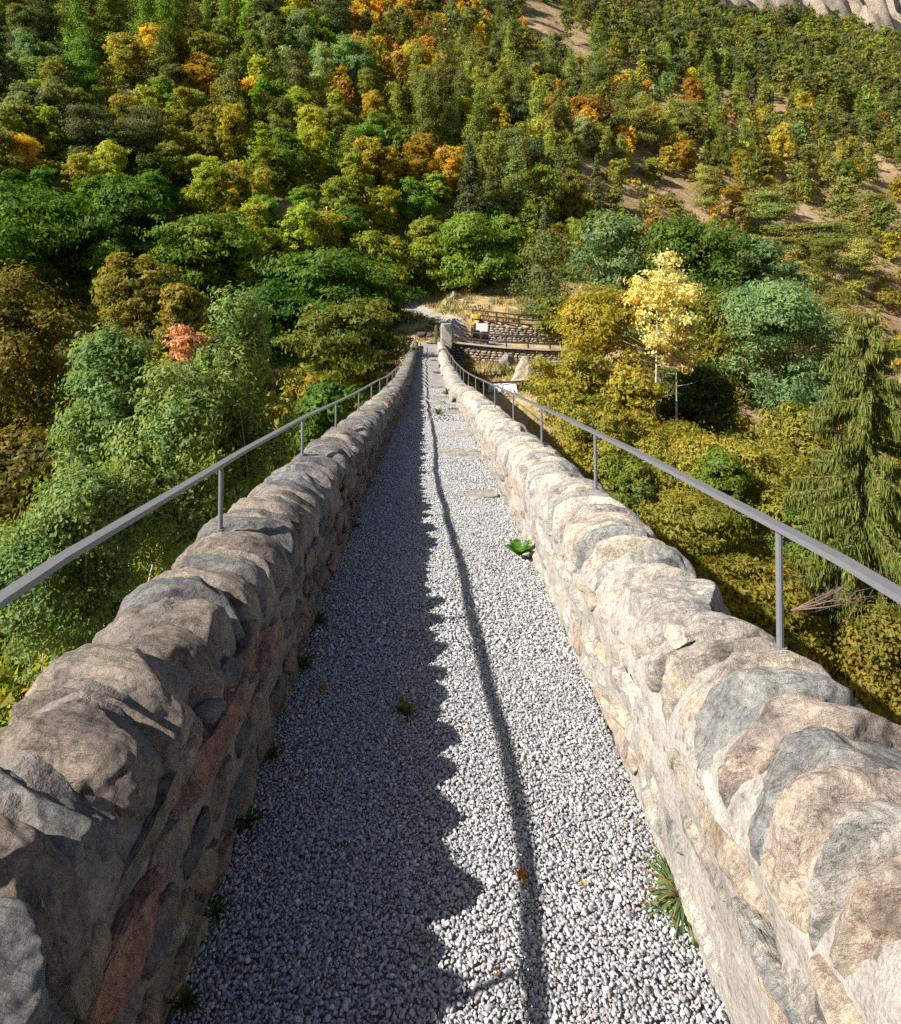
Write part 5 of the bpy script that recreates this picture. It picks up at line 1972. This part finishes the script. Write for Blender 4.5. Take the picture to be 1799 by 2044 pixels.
def dry_grass():
    """blades on the meadow by the bridge end"""
    r = np.random.default_rng(66)
    n = 26000
    x = r.uniform(-4, 18, n)
    y = r.uniform(42.5, 73, n)
    keep = (np.abs(x) > 1.25) | (y > 50)
    keep &= trail_dist(x, y) > .85
    ylo = np.interp(x, [a for a, _ in WALL_LO], [b for _, b in WALL_LO])
    yup = np.interp(x, [a for a, _ in WALL_UP], [b for _, b in WALL_UP])
    keep &= ~((x > 1.3) & (y > ylo - .15) & (y < yup + .4))
    nz = fbm(np.stack([x / 1.7, y / 1.7, x * 0], -1), 3, 88)
    keep &= nz > -.28
    x, y, nz = x[keep], y[keep], nz[keep]
    n = len(x)
    z = terrain(x, y) + EYE - .03
    h = r.uniform(.10, .34, n) * (1 + np.clip(nz, 0, 1))
    a = r.uniform(0, 6.28, n)
    w = np.stack([np.cos(a), np.sin(a), 0 * a], -1) * .035
    lean = r.normal(0, .12, (n, 3)) * np.array([1, 1, 0])
    p = np.stack([x, y, z], -1)
    V = np.stack([p - w, p + w, p + w * .4 + lean + np.array([0, 0, 1]) * h[:, None], p - w * .4 + lean + np.array([0, 0, 1]) * h[:, None]], 1).reshape(-1, 3)
    g = fbm(np.stack([x / 2.3 + 7, y / 2.3, x * 0], -1), 2, 44)
    pal = np.where((g > .22)[:, None], np.array([.12, .15, .03, 1]), np.where((g < -.2)[:, None], np.array([.30, .15, .07, 1]), np.array([.52, .38, .19, 1])))
    pal = pal * r.uniform(.7, 1.2, (n, 1))
    me = mesh_np("dry_grass", V, np.arange(4 * n).reshape(n, 4), False, {"lv": ('FLOAT', 'FACE', r.random(n) * .7), "tint": ('FLOAT_COLOR', 'FACE', pal)}, M['leaf_stuff'])
    link("dry_grass", me, kind="stuff")


dry_grass()


# ------------------------------------------------------------------ weeds and leaves on the path
def blades(seed, n, length, width, curl, upright, notch=0.0, seg=6):
    """rosette of curved leaves; each a strip"""
    r = np.random.default_rng(seed)
    V, F, LV, k0 = [], [], [], 0
    for k in range(n):
        a = k * 2.4 + r.normal(0, .3)
        L = length * r.uniform(.55, 1.1)
        W = width * r.uniform(.7, 1.15)
        el = upright * r.uniform(.5, 1.3)
        s = np.linspace(0, 1, seg + 1)
        rad = L * s * math.cos(el)
        zz = L * (s * math.sin(el) - curl * s ** 2.2) + .004
        wd = W * np.sin(np.pi * np.clip(s * .92 + .06, 0, 1)) ** .8
        if notch:
            wd = wd * (1 - notch * (np.arange(seg + 1) % 2))
        d = np.array([math.cos(a), math.sin(a), 0])
        q = np.array([-math.sin(a), math.cos(a), 0])
        base = np.outer(rad, d) + np.outer(np.maximum(zz, .003 + .006 * r.random()), [0, 0, 1])
        V += [base - np.outer(wd, q) + np.outer(wd, [0, 0, .35]), base, base + np.outer(wd, q) + np.outer(wd, [0, 0, .35])]
        m = seg + 1
        for i in range(seg):
            F += [[k0 + i, k0 + i + 1, k0 + m + i + 1, k0 + m + i], [k0 + m + i, k0 + m + i + 1, k0 + 2 * m + i + 1, k0 + 2 * m + i]]
            LV += [r.random() * .8] * 2
        k0 += 3 * m
    return np.concatenate(V), np.array(F), np.array(LV)


def plant(name, label, cat, x, y, z, parts, color, rz=0.0, scale=1.0, group=None):
    v, f, lv = parts
    o = link(name, mesh_np(name, v, f, True, {"lv": ('FLOAT', 'FACE', lv)}, M['leaf']), None, (x, y, z), (0, 0, rz), (scale,) * 3, color=color)
    return tag(o, label, cat, group)


def on_path(px, py):
    """point of the path under a picture point"""
    z = .6
    while z < 60:
        if lerp_tab(PATH_D, z) / z * FPX + CY <= py:
            break
        z += .01
    return (px - CX) / FPX * z, z, float(pz(z)) + .035


x, y, z = on_path(1036, 1122)
plant("dock_plant", "broad leaved green weed at the foot of the sunlit wall", "plant", x, y, z, blades(1, 15, .17, .027, .3, .85), (.13, .27, .05))
x, y, z = on_path(1360, 1815)
t = thing("dandelion_clump", "ragged green weed clump with reddish stems at the foot of the sunlit wall", "plant", (x, y, z - .012))
v, f, lv = blades(2, 70, .125, .0048, .42, .42, .5, 9)
v[:, 1] *= 1.5
link("leaves", mesh_np("leaves", v, f, True, {"lv": ('FLOAT', 'FACE', lv)}, M['leaf']), t, color=(.19, .245, .10))
for k, (dx, dy, dz) in enumerate([(-.12, .06, .04), (-.13, .00, .03), (-.06, -.09, .02), (.02, .12, .05), (-.09, -.03, .02)]):
    mb = MB()
    mb.tube([(0, 0, .01), (dx * .4, dy * .4, dz + .008), (dx * .8, dy * .8, dz)], [.0015, .0013, .001], 5)
    mb.tube([(dx * .8, dy * .8, dz), (dx * .9, dy * .9, dz + .005)], [.003, .0015], 5)
    link("stem", mb.mesh("stem", simple_mat("red_stem", (.34, .12, .08), .7, .2, 40), True), t)
v, f, lv = blades(3, 14, .09, .009, .3, .5, .5, 8)
o = link("weed", mesh_np("weed", v, f, True, {"lv": ('FLOAT', 'FACE', lv)}, M['leaf']), t, (.04, -.13, 0), color=(.09, .14, .04))
o.name = "small_leaves"

for (px, py, s, seed, lab) in [(876, 832, 1.5, 11, "small weed tuft in mid path where the rail shadow ends"), (893, 792, 1.7, 12, "weed tuft at the foot of the right wall near the dark joint"),
                               (880, 738, 2.0, 13, "weed tuft at the right wall far down the path"), (838, 672, 2.4, 14, "pale grass tuft at the end of the path"),
                               (808, 1446, .55, 15, "tiny green moss tuft in the shaded gravel")]:
    x, y, z = on_path(px, py)
    plant("weed_tuft", lab, "plant", x, y, z - .01, blades(seed, 22, .15, .016, .15, 1.0), (.15, .20, .045), .4, s, "weeds on the path")

for k, (px, py, s, lab) in enumerate([(300, 2030, .9, "dark weed in the gravel at the very near end of the shaded wall"), (395, 1850, .8, "dark green weed at the shaded wall's foot, nearest low rosette"),
                                      (455, 1665, 1.2, "dark leafy weed at the shaded wall's foot beside a dark hollow"), (505, 1530, 1.0, "leafy weed at the shaded wall's foot below the reddest stone"),
                                      (598, 1345, 1.5, "largest ferny weed clump at the foot of the shaded wall"), (640, 1258, 1.3, "bright edged weed at the shaded wall's foot, by the bend of shadow"),
                                      (712, 1060, 1.2, "small weed at the shaded wall's foot halfway along the near half")]):
    x, y, z = on_path(px, py)
    xw = float(lerp_tab(XLT, y)) + .035
    plant("wall_weed", lab, "plant", xw, y, z - .01, blades(40 + k, 26, .085, .0075, .35, .8, .3, 7), (.085, .14, .03), .3 * k, s * .8, "weeds along the shaded wall")
r_ = random.Random(5)
for k, (yy, h, s) in enumerate([(3.45, .22, .8), (3.75, .36, .7), (4.1, .15, 1.0), (4.55, .3, .9), (4.9, .42, .8), (5.35, .2, 1.0), (5.9, .33, 1.0), (6.5, .18, 1.0), (7.3, .3, 1.1), (8.2, .2, 1.1)]):
    v, f, lv = blades(60 + k, 22, .065, .006, .55, .9, .3)
    nm = "wall_fern"
    o = link(nm, mesh_np(nm, v, f, True, {"lv": ('FLOAT', 'FACE', lv)}, M['leaf']), None, (float(lerp_tab(XLT, yy)) - .015, yy, float(pz(yy)) + h), (0, math.radians(75), r_.uniform(-.3, .3)),
             (s,) * 3, color=(.045, .08, .02))
    tag(o, f"dark fern tuft growing from a joint of the shaded wall, {['nearest', 'second nearest', 'third nearest', 'fourth nearest', 'fifth nearest', 'sixth nearest', 'seventh nearest', 'eighth nearest', 'second farthest', 'farthest'][k]} of ten",
        "fern", "ferns in the shaded wall")


def fallen(px, py, size, col, label, seed):
    x, y, z = on_path(px, py)
    r = np.random.default_rng(seed)
    n = 22
    a = np.linspace(0, 2 * math.pi, n, endpoint=False)
    rad = (.62 + .38 * np.abs(np.cos(2.5 * a)) ** 1.5) * r.uniform(.85, 1.1, n)
    ring = np.stack([np.cos(a) * rad, np.sin(a) * rad * .8, .28 * rad ** 2 * np.cos(2 * a + seed) + .16 * r.random(n)], -1)
    half = ring * .55 * np.array([1, 1, .5])
    V = np.vstack([[0, 0, 0], half, ring]) * size
    F = [[0, 1 + k, 1 + (k + 1) % n, 1 + (k + 1) % n] for k in range(n)]
    me = bpy.data.meshes.new("fallen_leaf")
    me.from_pydata(V.tolist(), [], [[0, 1 + k, 1 + (k + 1) % n] for k in range(n)] + [[1 + k, 1 + n + k, 1 + n + (k + 1) % n, 1 + (k + 1) % n] for k in range(n)])
    at = me.attributes.new("lv", 'FLOAT', 'FACE')
    at.data.foreach_set("value", (r.random(2 * n) * .5 + .2).astype(np.float32))
    me.materials.append(M['leaf'])
    o = link("fallen_leaf", me, None, (x, y, z + .012), (r.normal(0, .25), r.normal(0, .25), r.uniform(0, 6)), color=col)
    tag(o, label, "leaf", "fallen leaves on the gravel")


fallen(1040, 1776, .020, (.55, .13, .02), "bright orange red fallen leaf beside the rail shadow on the gravel", 1)
fallen(1050, 1795, .011, (.60, .28, .12), "small pale orange leaf scrap just below the bright orange leaf", 2)
fallen(992, 1986, .015, (.42, .22, .14), "curled pinkish brown leaf near the bottom edge of the path", 3)
fallen(1290, 1842, .012, (.50, .18, .03), "orange leaf scrap left of the weed clump by the right wall", 4)
fallen(644, 1396, .026, (.42, .16, .03), "orange brown leaf in the shade near the left wall", 5)
fallen(625, 1335, .026, (.36, .20, .05), "yellow brown leaf in the shade beside the largest wall weed", 6)
fallen(1222, 1580, .009, (.40, .10, .04), "tiny red brown leaf on the sunlit gravel by the right wall", 7)
fallen(1165, 1800, .010, (.55, .42, .14), "pale yellow leaf scrap on the sunlit gravel", 9)

# flat pale slabs set in the path
for (px, py, dims, lab, seed) in [(912, 905, (.62, 1.0, .05), "pale flat slab set in the gravel where the path starts to drop", 1), (948, 992, (.42, .28, .045), "small pale flat slab in the gravel by the right wall", 2),
                                  (925, 868, (.55, .6, .05), "pale flat slab in the path just beyond the first slab", 3)]:
    x, y, z = on_path(px, py)
    sl = math.atan2(float(pz(y + .3) - pz(y - .3)), .6)
    o = link("path_slab", rock_mesh("path_slab", M['rock'], 4, dims, 700 + seed, 4, 6, .05, 0, .75, .95), None, (x, y, z - .015), (sl, 0, .1 * seed), color=(.52, .49, .43))
    tag(o, lab, "slab")


# dark flat strips added to draw the dark lines at the far steps
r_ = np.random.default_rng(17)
STRIPS = [(885, 838, .50, "nearest dark flat strip across the worn path, beyond the first weed tuft"), (906, 818, .34, "dark flat strip at the right of the path below the wall joint"),
         (878, 806, .34, "dark flat strip in mid path just past the wall joint"), (888, 795, .40, "dark flat strip in mid path beside the second weed tuft"),
         (903, 789, .26, "short dark flat strip touching the right wall"), (882, 774, .40, "dark flat strip crossing the middle of the far path"),
         (893, 764, .28, "short slanting dark flat strip left of the right wall"), (870, 757, .30, "dark flat strip at the border of the wall's shadow"),
         (873, 746, .36, "dark flat strip just below the third weed tuft"), (889, 741, .26, "short dark flat strip beside the third weed tuft"),
         (866, 722, .36, "second farthest dark flat strip across the path"), (875, 712, .36, "farthest dark slate edge across the path")]
for k, (px, py, w, lab) in enumerate(STRIPS):
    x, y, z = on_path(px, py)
    o = link("step_strip", rock_mesh("step_strip", M['rock'], 3, (w, .20 + .1 * r_.random(), .10), 740 + k, 3.2, 8, .09), None, (x, y, float(tread(np.array([y]))[0]) + .012), (0, 0, .12 + r_.normal(0, .12)),
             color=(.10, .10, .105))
    tag(o, lab, "step", "dark strips in the far part of the path")


def dead_branch():
    p = img(1640, 1215, 13.5)
    t = thing("dead_branch", "bare reddish dead branch tangled beside the spruce under the right handrail", "branch", tuple(p))
    r = np.random.default_rng(3)
    mb = MB()
    for k in range(9):
        a = np.array([-.55 + r.normal(0, .05), 0, -.03])
        e = np.array([r.uniform(.3, 1.1), r.normal(0, .4), r.uniform(-.2, .75)])
        m1 = a + (e - a) * .4 + r.normal(0, .05, 3)
        mb.tube([a, m1, e], [.016, .010, .003], 5)
        for q in range(6):
            s = a + (e - a) * r.uniform(.35, .95)
            mb.tube([s, s + np.array([r.uniform(.05, .35), r.normal(0, .12), r.uniform(-.18, .25)])], [.005, .0015], 4)
    link("twigs", mb.mesh("twigs", simple_mat("reddish_twig", (.17, .115, .095), .9, .25, 20), True), t)


dead_branch()
